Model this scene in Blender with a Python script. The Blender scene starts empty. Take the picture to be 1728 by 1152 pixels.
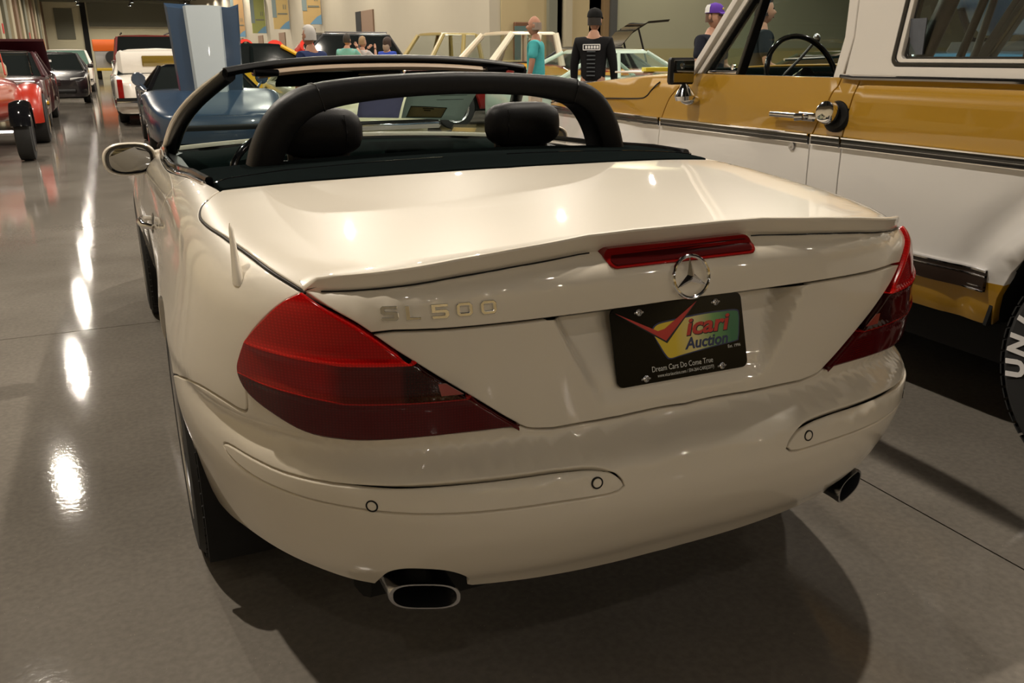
import bpy, bmesh, math, random
import numpy as np
from mathutils import Vector, Matrix
from mathutils.geometry import delaunay_2d_cdt
random.seed(7); np.random.seed(7)
PI = math.pi
SC = bpy.context.scene
COL = SC.collection

# ------------------------------------------------------------------ camera
cam_d = bpy.data.cameras.new('camera')
cam_d.sensor_width = 36.0
cam_d.lens = 1466.36 / 1728 * 36
cam_d.clip_end = 400
cam_d.dof.use_dof = False
cam = bpy.data.objects.new('camera', cam_d)
COL.objects.link(cam)
CR, CU, CF = (0.91246472, -0.4091167, -0.00562721), (0.13315375, 0.28391589, 0.94955876), (0.38688269, 0.86718815, -0.31353866)
cam.matrix_world = Matrix(((CR[0], CU[0], -CF[0], -0.96053075), (CR[1], CU[1], -CF[1], -1.21609565), (CR[2], CU[2], -CF[2], 1.29338435), (0, 0, 0, 1)))
SC.camera = cam

# ------------------------------------------------------------------ world, exposure
w = bpy.data.worlds.new('hall_air'); SC.world = w; w.use_nodes = True
bgn = w.node_tree.nodes['Background']
bgn.inputs[0].default_value = (0.9, 0.78, 0.6, 1); bgn.inputs[1].default_value = 0.035
SC.view_settings.view_transform = 'Standard'
SC.view_settings.look = 'None'
SC.view_settings.gamma = 1.0
SC.view_settings.use_curve_mapping = False
SC.view_settings.exposure = 0.0
LAMP_ROWS = [(-2.9, 1.0), (3.3, 1.0), (9.5, 1.0), (18.0, 1.0)]
LAMP_Y = [-21.5, -13.5, -5.5, 2.5, 10.5, 18.5, 26.5, 34.5, 42.5, 50.5, 58.5, 66.5, 74.5, 82.5, 90.5, 98.5, 106.5, 114.5, 122.5, 130.5]
LAMP_Z = 7.6
LAMP_W = 1120.0
LAMP_DIM = {-21.5: .55, -13.5: .16, -5.5: .05, 2.5: 1.1}
LAMP_C = (1.0, 0.90, 0.76)

# ------------------------------------------------------------------ materials
def mat(name, col, rough=0.5, metal=0.0, coat=0.0, coat_rough=0.03, spec=0.5, emit=None, estr=1.0, trans=0.0, ior=1.45, alpha=1.0):
    m = bpy.data.materials.new(name); m.use_nodes = True
    b = m.node_tree.nodes['Principled BSDF']
    b.inputs['Base Color'].default_value = (*col, 1)
    b.inputs['Roughness'].default_value = rough
    b.inputs['Metallic'].default_value = metal
    b.inputs['Coat Weight'].default_value = coat
    b.inputs['Coat Roughness'].default_value = coat_rough
    b.inputs['Specular IOR Level'].default_value = spec
    b.inputs['Transmission Weight'].default_value = trans
    b.inputs['IOR'].default_value = ior
    if emit:
        b.inputs['Emission Color'].default_value = (*emit, 1); b.inputs['Emission Strength'].default_value = estr
    return m
def noise_mat(m, scale=8, amt=0.15, bump=0.0, bscale=None, coords='Object', detail=4):
    nt = m.node_tree; b = nt.nodes['Principled BSDF']
    tc = nt.nodes.new('ShaderNodeTexCoord'); n = nt.nodes.new('ShaderNodeTexNoise')
    n.inputs['Scale'].default_value = scale; n.inputs['Detail'].default_value = detail
    nt.links.new(tc.outputs[coords], n.inputs['Vector'])
    c = b.inputs['Base Color'].default_value[:3]
    mx = nt.nodes.new('ShaderNodeMix'); mx.data_type = 'RGBA'
    mx.inputs[6].default_value = (*[x * (1 - amt) for x in c], 1); mx.inputs[7].default_value = (*[min(1, x * (1 + amt)) for x in c], 1)
    nt.links.new(n.outputs['Fac'], mx.inputs[0]); nt.links.new(mx.outputs[2], b.inputs['Base Color'])
    if bump:
        n2 = nt.nodes.new('ShaderNodeTexNoise'); n2.inputs['Scale'].default_value = bscale or scale * 6; n2.inputs['Detail'].default_value = 3
        nt.links.new(tc.outputs[coords], n2.inputs['Vector'])
        bp = nt.nodes.new('ShaderNodeBump'); bp.inputs['Strength'].default_value = bump; bp.inputs['Distance'].default_value = 0.002
        nt.links.new(n2.outputs['Fac'], bp.inputs['Height']); nt.links.new(bp.outputs[0], b.inputs['Normal'])
    return m
def glass_mat(name, col=(0.8, 0.9, 0.88), alpha=0.25, rough=0.02):
    # thin glazing: mostly see-through, with a surface reflection
    m = bpy.data.materials.new(name); m.use_nodes = True; nt = m.node_tree
    for n in list(nt.nodes): nt.nodes.remove(n)
    o = nt.nodes.new('ShaderNodeOutputMaterial'); t = nt.nodes.new('ShaderNodeBsdfTransparent'); g = nt.nodes.new('ShaderNodeBsdfGlossy')
    lw = nt.nodes.new('ShaderNodeLayerWeight'); lw.inputs['Blend'].default_value = 0.5
    pw = nt.nodes.new('ShaderNodeMath'); pw.operation = 'POWER'; pw.inputs[1].default_value = 5.0
    ad = nt.nodes.new('ShaderNodeMath'); ad.operation = 'MULTIPLY_ADD'; ad.inputs[1].default_value = 0.35; ad.inputs[2].default_value = 0.04 + alpha
    t.inputs[0].default_value = (*col, 1); g.inputs[0].default_value = (1, 1, 1, 1); g.inputs['Roughness'].default_value = rough
    mx = nt.nodes.new('ShaderNodeMixShader')
    nt.links.new(lw.outputs['Facing'], pw.inputs[0]); nt.links.new(pw.outputs[0], ad.inputs[0]); nt.links.new(ad.outputs[0], mx.inputs[0]); nt.links.new(t.outputs[0], mx.inputs[1]); nt.links.new(g.outputs[0], mx.inputs[2]); nt.links.new(mx.outputs[0], o.inputs[0])
    return m
M = {}
M['ivory'] = mat('ivory_paint', (0.77, 0.70, 0.585), 0.38, coat=1.0, coat_rough=0.02)
M['black_plastic'] = mat('black_plastic', (0.006, 0.006, 0.0065), 0.4, spec=.35)
M['black_gloss'] = mat('black_gloss', (0.006, 0.006, 0.007), 0.08, coat=0.5)
M['shell'] = mat('dark_underbody', (0.006, 0.006, 0.006), 0.8)
M['leather'] = noise_mat(mat('black_leather', (0.009, 0.0088, 0.0095), 0.45, spec=.2), 40, 0.15, 0.25, 420)
M['softtop'] = noise_mat(mat('black_cover', (0.0065, 0.009, 0.009), 0.9, spec=0.0), 30, 0.1, 0.3, 600)
M['beige_trim'] = mat('beige_trim', (0.36, 0.27, 0.19), 0.5)
M['chrome'] = mat('chrome', (0.82, 0.82, 0.84), 0.07, metal=1.0)
M['badge'] = mat('badge_chrome', (0.85, 0.84, 0.82), 0.16, metal=1.0)
M['satin'] = mat('satin_metal', (0.5, 0.5, 0.52), 0.25, metal=1.0)
M['rubber'] = noise_mat(mat('tyre_rubber', (0.018, 0.018, 0.018), 0.75), 30, 0.2)
M['glass'] = glass_mat('window_glass', (0.72, 0.82, 0.79), 0.02)
M['clear_glass'] = glass_mat('clear_window_glass', (0.95, 0.965, 0.955), 0.0)
M['mirror'] = mat('mirror_glass', (0.3, 0.3, 0.3), 0.02, metal=1.0)
M['dash'] = mat('dash_plastic', (0.003, 0.006, 0.0055), 0.9, spec=0.02)
def translucent(m, k=.6):
    nt = m.node_tree; b = nt.nodes['Principled BSDF']; o = nt.nodes['Material Output']; t = nt.nodes.new('ShaderNodeBsdfTranslucent'); mx = nt.nodes.new('ShaderNodeMixShader'); mx.inputs[0].default_value = k
    t.inputs[0].default_value = b.inputs['Base Color'].default_value; nt.links.new(b.outputs[0], mx.inputs[1]); nt.links.new(t.outputs[0], mx.inputs[2]); nt.links.new(mx.outputs[0], o.inputs[0]); return m
M['paper_green'] = translucent(noise_mat(mat('green_grey_paper', (0.42, 0.47, 0.44), 0.8), 20, 0.1), .5)
M['paper_lilac'] = translucent(noise_mat(mat('lilac_paper', (0.34, 0.34, 0.45), 0.8), 20, 0.1), .5)
M['paper_cream'] = translucent(mat('cream_card', (0.85, 0.72, 0.48), 0.8), .5)
M['paper_white'] = mat('white_paper', (0.75, 0.73, 0.72), 0.8)
M['ink'] = mat('black_ink', (0.02, 0.02, 0.02), 0.6)

# ------------------------------------------------------------------ object helpers
def ob(name, me, parent=None, material=None, world=True):
    o = bpy.data.objects.new(name, me); COL.objects.link(o)
    if material is not None and me is not None: me.materials.append(material)
    if parent is not None:
        o.parent = parent
        if world: o.matrix_parent_inverse = WM.get(parent.name, Matrix()).inverted()
        WM[o.name] = Matrix() if world else WM.get(parent.name, Matrix()) @ o.matrix_basis
    return o
WM = {}
def root(name, label, cat, loc=(0, 0, 0), rz=0.0, group=None):
    o = bpy.data.objects.new(name, None); COL.objects.link(o); o.empty_display_size = 0.2
    o.location = loc; o.rotation_euler = (0, 0, rz)
    WM[o.name] = Matrix.Translation(loc) @ Matrix.Rotation(rz, 4, 'Z')
    return tag(o, label, cat, group)
def tag(o, label=None, cat=None, group=None, kind=None):
    if label: o['label'] = label
    if cat: o['category'] = cat
    if group: o['group'] = group
    if kind: o['kind'] = kind
    return o
def smooth(me, ang=None):
    me.polygons.foreach_set('use_smooth', [True] * len(me.polygons))
    if ang is not None:
        try: me.set_sharp_from_angle(angle=ang)
        except Exception: pass
    return me
class MB:
    """collects geometry for ONE mesh object"""
    def __init__(s): s.v = []; s.f = []; s.mi = []; s.cur = 0
    def add(s, vs, fs):
        k = len(s.v); s.v += [tuple(map(float, p)) for p in vs]; s.f += [tuple(i + k for i in f) for f in fs]; s.mi += [s.cur] * len(fs)
        return s
    def box(s, lo, hi, bev=0.0, rot=None, piv=None):
        x0, y0, z0 = lo; x1, y1, z1 = hi
        if bev <= 0:
            vs = [(x, y, z) for z in (z0, z1) for y in (y0, y1) for x in (x0, x1)]
            fs = [(0, 2, 3, 1), (4, 5, 7, 6), (0, 1, 5, 4), (2, 6, 7, 3), (0, 4, 6, 2), (1, 3, 7, 5)]
        else:
            b = min(bev, (x1 - x0) * .49, (y1 - y0) * .49, (z1 - z0) * .49)
            def ring(zz, i):
                return [(x0 + i, y0 + b, zz), (x0 + b, y0 + i, zz), (x1 - b, y0 + i, zz), (x1 - i, y0 + b, zz), (x1 - i, y1 - b, zz), (x1 - b, y1 - i, zz), (x0 + b, y1 - i, zz), (x0 + i, y1 - b, zz)]
            vs = ring(z0, b * .6) + ring(z0 + b, 0) + ring(z1 - b, 0) + ring(z1, b * .6)
            fs = [tuple(range(7, -1, -1)), tuple(range(24, 32))]
            for r in range(3):
                for i in range(8):
                    j = (i + 1) % 8; fs.append((r * 8 + i, r * 8 + j, r * 8 + 8 + j, r * 8 + 8 + i))
        if rot is not None:
            pv = Vector(piv if piv is not None else ((x0 + x1) / 2, (y0 + y1) / 2, (z0 + z1) / 2))
            vs = [tuple(rot @ (Vector(p) - pv) + pv) for p in vs]
        return s.add(vs, fs)
    def loft(s, rings, closed=True, caps=True, loop=False):
        n = len(rings[0]); vs = [p for r in rings for p in r]; fs = []
        R = len(rings)
        for a in range(R if loop else R - 1):
            b = (a + 1) % R
            for i in range(n if closed else n - 1):
                j = (i + 1) % n; fs.append((a * n + i, a * n + j, b * n + j, b * n + i))
        if caps and closed and not loop:
            fs.append(tuple(range(n - 1, -1, -1))); fs.append(tuple((R - 1) * n + i for i in range(n)))
        return s.add(vs, fs)
    def tube(s, path, r, n=8, caps=True, loop=False, sx=1.0, up=(0, 0, 1)):
        path = [Vector(p) for p in path]; rings = []
        for i, p in enumerate(path):
            if loop: t = path[(i + 1) % len(path)] - path[i - 1]
            else: t = path[min(i + 1, len(path) - 1)] - path[max(i - 1, 0)]
            t.normalize(); u = Vector(up)
            if abs(t.dot(u)) > .98: u = Vector((0, 1, 0)) if abs(t.y) < .9 else Vector((1, 0, 0))
            a = t.cross(u).normalized(); b = a.cross(t).normalized()
            rr = r[i] if isinstance(r, (list, tuple)) else r
            rings.append([p + a * math.cos(2 * PI * k / n) * rr * sx + b * math.sin(2 * PI * k / n) * rr for k in range(n)])
        return s.loft(rings, True, caps, loop)
    def lathe(s, prof, c, axis=(1, 0, 0), n=24, caps=True):
        ax = Vector(axis).normalized(); u = ax.orthogonal().normalized(); v = ax.cross(u); c = Vector(c)
        rings = [[c + ax * h + (u * math.cos(2 * PI * k / n) + v * math.sin(2 * PI * k / n)) * max(r, 1e-4) for k in range(n)] for r, h in prof]
        return s.loft(rings, True, caps)
    def ball(s, c, r, n=12, m=8):
        if not isinstance(r, (tuple, list)): r = (r, r, r)
        rings = [[(c[0] + r[0] * math.sin(PI * (j + .02) / (m + .04)) * math.cos(2 * PI * k / n), c[1] + r[1] * math.sin(PI * (j + .02) / (m + .04)) * math.sin(2 * PI * k / n), c[2] - r[2] * math.cos(PI * (j + .02) / (m + .04))) for k in range(n)] for j in range(m + 1)]
        return s.loft(rings, True, True)
    def prism(s, poly, o, ax, ay, d):
        """flat polygon poly (2D) placed at o with axes ax, ay and extruded by vector d"""
        o, ax, ay, d = Vector(o), Vector(ax), Vector(ay), Vector(d)
        a = [o + ax * p[0] + ay * p[1] for p in poly]; return s.loft([a, [p + d for p in a]], True, True)
    def build(s, name, material, parent=None, sm=True, ang=0.7, world=True, bev=0.0):
        me = bpy.data.meshes.new(name); me.from_pydata(s.v, [], s.f); me.update()
        mats = material if isinstance(material, (list, tuple)) else [material]
        for m_ in mats: me.materials.append(m_)
        if len(mats) > 1: me.polygons.foreach_set('material_index', s.mi)
        bm = bmesh.new(); bm.from_mesh(me); bmesh.ops.recalc_face_normals(bm, faces=bm.faces); bm.to_mesh(me); bm.free()
        if sm: smooth(me, ang)
        o = ob(name, me, parent, None, world)
        if bev:
            md = o.modifiers.new('b', 'BEVEL'); md.width = bev; md.segments = 2; md.limit_method = 'ANGLE'; md.angle_limit = 0.6
        return o
def subdiv(o, lv=2):
    md = o.modifiers.new('s', 'SUBSURF'); md.levels = lv; md.render_levels = lv; return o
def catmull(pts, n=6, closed=False):
    P = [np.array(p, float) for p in pts]; out = []; L = len(P)
    for i in range(L if closed else L - 1):
        p0 = P[(i - 1) % L] if (closed or i > 0) else 2 * P[0] - P[1]
        p1 = P[i]; p2 = P[(i + 1) % L]; p3 = P[(i + 2) % L] if (closed or i + 2 < L) else 2 * P[-1] - P[-2]
        for k in range(n):
            t = k / n; out.append(.5 * ((2 * p1) + (p2 - p0) * t + (2 * p0 - 5 * p1 + 4 * p2 - p3) * t * t + (3 * p1 - p0 - 3 * p2 + p3) * t ** 3))
    if not closed: out.append(P[-1])
    return out
def copy_tree(o, parent=None, rename=None):
    c = o.copy(); COL.objects.link(c); c.parent = parent
    for ch in list(o.children): copy_tree(ch, c)
    return c
def text_ob(name, body, size, loc, ax, ay, material, parent=None, ext=0.0005, shear=0.0, bold=0.0, align='CENTER', width=None):
    cu = bpy.data.curves.new(name, 'FONT'); cu.body = body; cu.size = size; cu.align_x = align; cu.align_y = 'CENTER'
    cu.extrude = ext; cu.shear = shear; cu.offset = bold; cu.resolution_u = 3
    t = bpy.data.objects.new('tmp_text', cu); COL.objects.link(t)
    dg = bpy.context.evaluated_depsgraph_get(); dg.update()
    me = bpy.data.meshes.new_from_object(t.evaluated_get(dg)); bpy.data.objects.remove(t)
    ax, ay = Vector(ax).normalized(), Vector(ay).normalized(); az = ax.cross(ay)
    sx = 1.0
    if width and len(me.vertices):
        xs = [v.co.x for v in me.vertices]; sx = width / max(1e-6, max(xs) - min(xs))
    for v in me.vertices:
        q = Vector(loc) + ax * v.co.x * sx + ay * v.co.y + az * v.co.z; v.co = q
    me.materials.clear()
    return ob(name, me, parent, material)

# ------------------------------------------------------------------ cut panels laid on a smooth surface
def pip(pts, poly):
    x, y = pts[:, 0], pts[:, 1]; r = np.zeros(len(pts), bool); n = len(poly)
    for i in range(n):
        x1, y1 = poly[i]; x2, y2 = poly[(i + 1) % n]
        c = (y1 > y) != (y2 > y)
        if abs(y2 - y1) > 1e-12: r ^= c & (x < (x2 - x1) * (y - y1) / (y2 - y1) + x1)
    return r
def dist_poly(pts, poly):
    a = poly; b = np.roll(poly, -1, 0); d = np.full(len(pts), 1e9)
    for p, q in zip(a, b):
        e = q - p; t = np.clip(((pts - p) @ e) / (e @ e + 1e-15), 0, 1)
        d = np.minimum(d, np.linalg.norm(pts - (p + t[:, None] * e), axis=1))
    return d
def densify(poly, step):
    out = []
    for i in range(len(poly)):
        a, b = poly[i], poly[(i + 1) % len(poly)]; n = max(1, int(np.ceil(np.linalg.norm(b - a) / step)))
        for k in range(n): out.append(a + (b - a) * k / n)
    return np.array(out)
def inset(poly, d):
    e = np.roll(poly, -1, 0) - poly; e /= np.linalg.norm(e, axis=1)[:, None] + 1e-12
    area = np.sum(poly[:, 0] * np.roll(poly[:, 1], -1) - np.roll(poly[:, 0], -1) * poly[:, 1])
    nn = np.stack([-e[:, 1], e[:, 0]], 1) * (1 if area > 0 else -1)
    n = nn + np.roll(nn, 1, 0); l = np.linalg.norm(n, axis=1)[:, None]; n = n / np.maximum(l, .35) * 1.0
    c = np.clip(np.sum(n * nn, 1), .35, 1)[:, None]
    return poly + n / c * d
def panel(name, outer, S, material, parent=None, step=.03, holes=(), gap=.0035, roll=.0025, depth=.018, off=0.0, world=True, fine=None, mats_fn=None):
    """outer: closed 2D polygon in the surface's own parameters. Rolled edges, exact surface normals."""
    outer = densify(np.asarray(outer, float), step * .7); holes = [densify(np.asarray(h, float), step * .5) for h in holes]
    g = gap / 2
    loops = [(inset(outer, g + roll), inset(outer, g + roll * .3), inset(outer, g))] + [(inset(h, -(g + roll)), inset(h, -(g + roll * .3)), inset(h, -g)) for h in holes]
    lo, hi = outer.min(0), outer.max(0)
    gx, gy = np.meshgrid(np.arange(lo[0], hi[0], step), np.arange(lo[1], hi[1], step)); G = np.stack([gx.ravel(), gy.ravel()], 1)
    if fine is not None:
        (fx0, fy0, fx1, fy1), fs = fine
        G = G[~((G[:, 0] > fx0) & (G[:, 0] < fx1) & (G[:, 1] > fy0) & (G[:, 1] < fy1))]
        ax_, ay_ = np.meshgrid(np.arange(fx0, fx1, fs), np.arange(fy0, fy1, fs)); F = np.stack([ax_.ravel(), ay_.ravel()], 1); G = np.concatenate([G, F])
        mins = np.where((G[:, 0] > fx0) & (G[:, 0] < fx1) & (G[:, 1] > fy0) & (G[:, 1] < fy1), fs, step) * .4
    else: mins = step * .4
    bl = [l[0] for l in loops]
    ok = pip(G, bl[0]) & (dist_poly(G, bl[0]) > mins)
    for h in bl[1:]: ok &= ~pip(G, h) & (dist_poly(G, h) > mins)
    G = G[ok]
    V = np.concatenate(bl + [G]); E = []; k = 0
    for l in bl:
        n = len(l); E += [(k + i, k + (i + 1) % n) for i in range(n)]; k += n
    r = delaunay_2d_cdt([Vector((float(a), float(b))) for a, b in V], E, [], 0, 1e-7)
    q = np.array([tuple(v) for v in r[0]]); T = np.array([f for f in r[2] if len(f) == 3])
    cen = q[T].mean(1); ok = pip(cen, bl[0])
    for h in bl[1:]: ok &= ~pip(cen, h)
    T = T[ok]
    P, N = S(q)
    P = P + N * off
    fn = np.cross(P[T[:, 1]] - P[T[:, 0]], P[T[:, 2]] - P[T[:, 0]])
    flip = np.sum(fn * N[T[:, 0]], 1) < 0; T[flip] = T[flip][:, ::-1]
    verts = [P]; norms = [N]; faces = [list(map(int, t)) for t in T]; base = len(P)
    for l in loops:
        P0, N0 = S(l[0]); P1, N1 = S(l[1]); P2, N2 = S(l[2])
        t = P2 - P0; t /= np.linalg.norm(t, axis=1)[:, None] + 1e-12
        rows = [P0 + N0 * off, P1 + N1 * (off - roll * .3), P2 + N2 * (off - roll), P2 + N2 * (off - depth)]
        nr = [N0, N1 * .8 + t * .6, N2 * .25 + t * .97, t]
        n = len(l[0])
        for rw, nn in zip(rows, nr): verts.append(rw); norms.append(nn / (np.linalg.norm(nn, axis=1)[:, None] + 1e-12))
        a0 = rows[0][0]; a1 = rows[0][1]
        sgn = np.dot(np.cross(a1 - a0, t[0]), N0[0]) < 0
        for rr in range(3):
            for i in range(n):
                j = (i + 1) % n; f = [base + rr * n + i, base + rr * n + j, base + (rr + 1) * n + j, base + (rr + 1) * n + i]
                faces.append(f if sgn else f[::-1])
        base += 4 * n
    P = np.concatenate(verts); N = np.concatenate(norms)
    me = bpy.data.meshes.new(name); me.from_pydata(P.tolist(), [], faces); me.update()
    # boundary rows get their faces wound to agree with the normals
    fl = []
    for p in me.polygons:
        nn = N[list(p.vertices)].mean(0)
        if np.dot(nn, tuple(p.normal)) < 0: fl.append(p.index)
    if fl:
        for i in fl: faces[i] = faces[i][::-1]
        me2 = bpy.data.meshes.new(name); me2.from_pydata(P.tolist(), [], faces); me2.update(); bpy.data.meshes.remove(me); me = me2; me.name = name
    smooth(me)
    me.normals_split_custom_set_from_vertices(N.tolist())
    if isinstance(material, (list, tuple)):
        for m_ in material: me.materials.append(m_)
        me.polygons.foreach_set('material_index', [int(mats_fn(p.center)) for p in me.polygons]); material = None
    return ob(name, me, parent, material, world)

# ------------------------------------------------------------------ body surface of the near convertible
def pch(xs,ys):
    xs=np.array(xs,float); ys=np.array(ys,float); h=np.diff(xs); d=np.diff(ys)/h
    m=np.zeros(len(xs)); m[0]=d[0]; m[-1]=d[-1]
    for i in range(1,len(xs)-1):
        if d[i-1]*d[i]>0: m[i]=2*d[i-1]*d[i]/(d[i-1]+d[i]) if False else (h[i-1]+h[i])*3/((2*h[i]+h[i-1])/d[i-1]+(h[i]+2*h[i-1])/d[i])
    def f(x):
        x=np.clip(x,xs[0],xs[-1]); i=np.clip(np.searchsorted(xs,x,side='right')-1,0,len(xs)-2)
        t=(x-xs[i])/h[i]
        return ((1+2*t)*(1-t)**2*ys[i]+t*(1-t)**2*h[i]*m[i]+t*t*(3-2*t)*ys[i+1]+t*t*(t-1)*h[i]*m[i+1])
    return f
YA,YB,ZC,SY=1.25,3.55,0.55,1.1
YR=pch([.20,.25,.28,.33,.36,.40,.47,.53,.568,.590,.610,.630,.645,.75,.84,.90,.94,1.0],[.23,.165,.142,.105,.080,.055,.022,.008,.011,.028,.066,.0945,.097,.101,.106,.115,.135,.17])
NR=pch([.2,.5,.62,.66,.85,.95],[3.4,3.4,3.5,4.0,4.4,4.4])
XW=pch([.15,.25,.35,.45,.55,.65,.75,.85,.95,1.05],[.80,.845,.875,.892,.905,.902,.888,.868,.84,.80])
FL=pch([.15,.3,.5,.62,.72,.85],[.6,1,1,.8,.35,0])
WV=pch([0,.5,1.1,1.7,2.4,3.1,3.66,4.1,4.5],[.0,.004,.016,-.012,-.022,-.012,.016,.0,0.])
HC=pch([0,.2,.4,.7,1.0,1.3,2.0,2.7,3.1,3.6,4.1,4.45,4.7],[.935,.950,.965,.985,1.003,1.01,.99,.965,.93,.86,.74,.62,.50])
YF=pch([.15,.3,.5,.62,.7,.8],[4.42,4.50,4.53,4.50,4.42,4.3])
KK=pch([0,.12,.2,.28,1.0,1.6,3,4.5],[.026,.028,.052,.07,.10,.10,.10,.15])
def ss(a,b,x):
    t=np.clip((x-a)/(b-a),0,1); return t*t*(3-2*t)
def fbody(P,rec=False):
    x,y,z=np.abs(P[...,0]),P[...,1],P[...,2]
    X=XW(z)+FL(z)*WV(y)
    X=X-ss(3.4,4.5,y)*.06
    yr=YR(z)
    if rec:
        t=np.clip((.845-z)/(.845-.67),0,1)     # 0 top 1 bottom
        hw=.290-.085*t
        dep=.055*(1-ss(.0,1.0,t))*(z<.85)+.012*(1-ss(.85,1.12,(.845-z)/(.845-.67)))
        yr=yr+dep*(1-ss(hw-.035,hw+.002,x))
    n=np.where(y<2.4,NR(z),2.6)
    ya=np.where(y<YA,(YA-y)/(YA-yr),np.where(y>YB,(y-YB)/(YF(z)-YB),0.))
    W=((x/X)**n+np.abs(ya)**n)**(1/n)-1
    W=W*.9
    D=z-(HC(y)-.030*(x/.75)**2-.0*x)
    k=KK(y); h=np.maximum(k-np.abs(W-D),0)/k
    return np.maximum(W,D)+h*h*k/4
def fwd(P):
    P=np.asarray(P,float); ay=np.clip(P[...,1],YA,YB)
    d=P-np.stack([0*ay,ay,0*ay+ZC],-1); R=np.linalg.norm(d,axis=-1); phi=np.arccos(d[...,2]/R)
    h=np.hypot(d[...,0],d[...,1])+1e-12
    q=np.stack([phi*d[...,0]/h,phi*d[...,1]/h+ay*SY],-1)
    return q
def inv(q,rec=False,off=0.0):
    q=np.asarray(q,float); ay=np.clip(q[...,1]/SY,YA,YB)
    dq=q-np.stack([0*ay,ay*SY],-1); phi=np.hypot(dq[...,0],dq[...,1])+1e-9
    dr=np.stack([np.sin(phi)*dq[...,0]/phi,np.sin(phi)*dq[...,1]/phi,np.cos(phi)],-1)
    A=np.stack([0*ay,ay,0*ay+ZC],-1); lo=np.full(phi.shape,.05); hi=np.full(phi.shape,2.2)
    for _ in range(26):
        m=(lo+hi)/2; o=fbody(A+m[...,None]*dr,rec)>0; hi=np.where(o,m,hi); lo=np.where(o,lo,m)
    P=A+lo[...,None]*dr
    return P
def nrm(P,rec=False):
    e=1.5e-3; g=np.stack([fbody(P+np.eye(3)[i]*e,rec)-fbody(P-np.eye(3)[i]*e,rec) for i in range(3)],-1)
    return g/np.linalg.norm(g,axis=-1,keepdims=True)


def SB(rec=False, bulge=None):
    def f(q):
        P = inv(q, rec); N = nrm(P, rec)
        if bulge is not None: P, N = bulge(q, P, N)
        return P, N
    return f
def bis(fn, lo, hi):
    for _ in range(40):
        m = (lo + hi) / 2
        if fn(m): hi = m
        else: lo = m
    return (lo + hi) / 2
def fy(x, z): return (x, bis(lambda y: fbody(np.array([[x, y, z]]))[0] < 0, -.1, 1.2), z)      # on the rear face
def fx(y, z, s=1): return (s * bis(lambda x: fbody(np.array([[x, y, z]]))[0] > 0, .3, 1.1), y, z)  # on the side
def fz(x, y): return (x, y, bis(lambda z: fbody(np.array([[x, y, z]]))[0] > 0, .55, 1.15))      # on the top
def qs(pts, n=4, sp=True):
    q = fwd(np.array(pts, float)); return [tuple(p) for p in (catmull(q, n) if sp else q)]
def mir(q): return [(-a, b) for a, b in q][::-1]
def mirp(q): return [(-a, b) for a, b in q]

hero = root('convertible_car', 'ivory white two-seat convertible with its top down, seen from behind in the foreground', 'car', (0, 2.27, 0))
HC0 = HERO = hero
# --- outlines (x > 0 half)
TLO = [(.694, .262, .903), (.728, .277, .886), (.757, .299, .857), (.787, .333, .813), (.801, .349, .776), (.806, .354, .752), (.802, .344, .726), (.789, .319, .704), (.757, .274, .68), (.714, .233, .657), (.659, .195, .650), (.603, .164, .65), (.525, .133, .653), (.442, .115, .654), (.356, .105, .652)]
TLI = [(.694, .262, .903)] + [fy(x, z) for x, z in [(.66, .88), (.628, .86), (.600, .838), (.570, .813), (.533, .785), (.490, .752), (.440, .715), (.392, .678)]] + [(.356, .105, .652)]
SHUT = [fz(x, y) for x, y in [(.775, .985), (.797, .94), (.806, .88), (.805, .82), (.797, .738), (.782, .64), (.767, .544), (.737, .384)]] + [(.694, .262, .903)]
LIDF = [fz(x, y) for x, y in [(.735, 1.062), (.66, 1.052), (.55, 1.035), (.40, 1.004), (.2, .975), (0, .965)]]
HND = [fy(x, .846) for x in (.607, .5, .4, .3, .2, .1, 0.)]
TRB = [(.356, .105, .652)] + [fy(x, z) for x, z in [(.338, .643), (.31, .638), (.27, .636), (.15, .636), (0, .636)]]
tlo, tli, shut = qs(TLO), qs(TLI), qs(SHUT)
lidf, hnd, trb = qs(LIDF), qs(HND, 3), qs(TRB, 3)
def join(*parts):
    out = []
    for p in parts:
        for a in p:
            if not out or (abs(out[-1][0] - a[0]) + abs(out[-1][1] - a[1])) > 1.5e-3: out.append(a)
    if abs(out[0][0] - out[-1][0]) + abs(out[0][1] - out[-1][1]) < 1.5e-3: out.pop()
    return out
kh = min(range(len(tli)), key=lambda i: (tli[i][0] - hnd[0][0]) ** 2 + (tli[i][1] - hnd[0][1]) ** 2)
hnd[0] = tli[kh]
# --- trunk lid, upper and lower skins
half = join(lidf[::-1], shut, tli[:kh + 1], hnd)            # centre front -> round -> centre of handle line
poly = join(half, mir(half))
rf0 = fwd(np.array([(0, .1, .85), (0, .30, .95)]))
panel('trunk_lid', poly, SB(), M['ivory'], hero, step=.026, depth=.03, gap=.005, fine=((-1.1, rf0[0][1] - .02, 1.1, rf0[1][1]), .013))
for s in (1, -1):
    ps_ = inv(np.array([(s * a, b) for a, b in shut])); ns_ = nrm(ps_); MB().tube(list(ps_ - ns_ * .0022), .0026, 6).build('boot_gap_shade', M['black_plastic'], hero)  # black tube added in the lid's side gap as its shade
half = join(hnd[::-1], tli[kh:], trb)
poly = join(half, mir(half))
fr = fwd(np.array([(-.36, .1, .86), (.36, .1, .62)]))
panel('trunk_panel', poly, SB(True), M['ivory'], hero, step=.025, depth=.02, fine=((fr[0][0], min(fr[:, 1]) - .03, fr[1][0], max(fr[:, 1]) + .03), .009))
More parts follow.
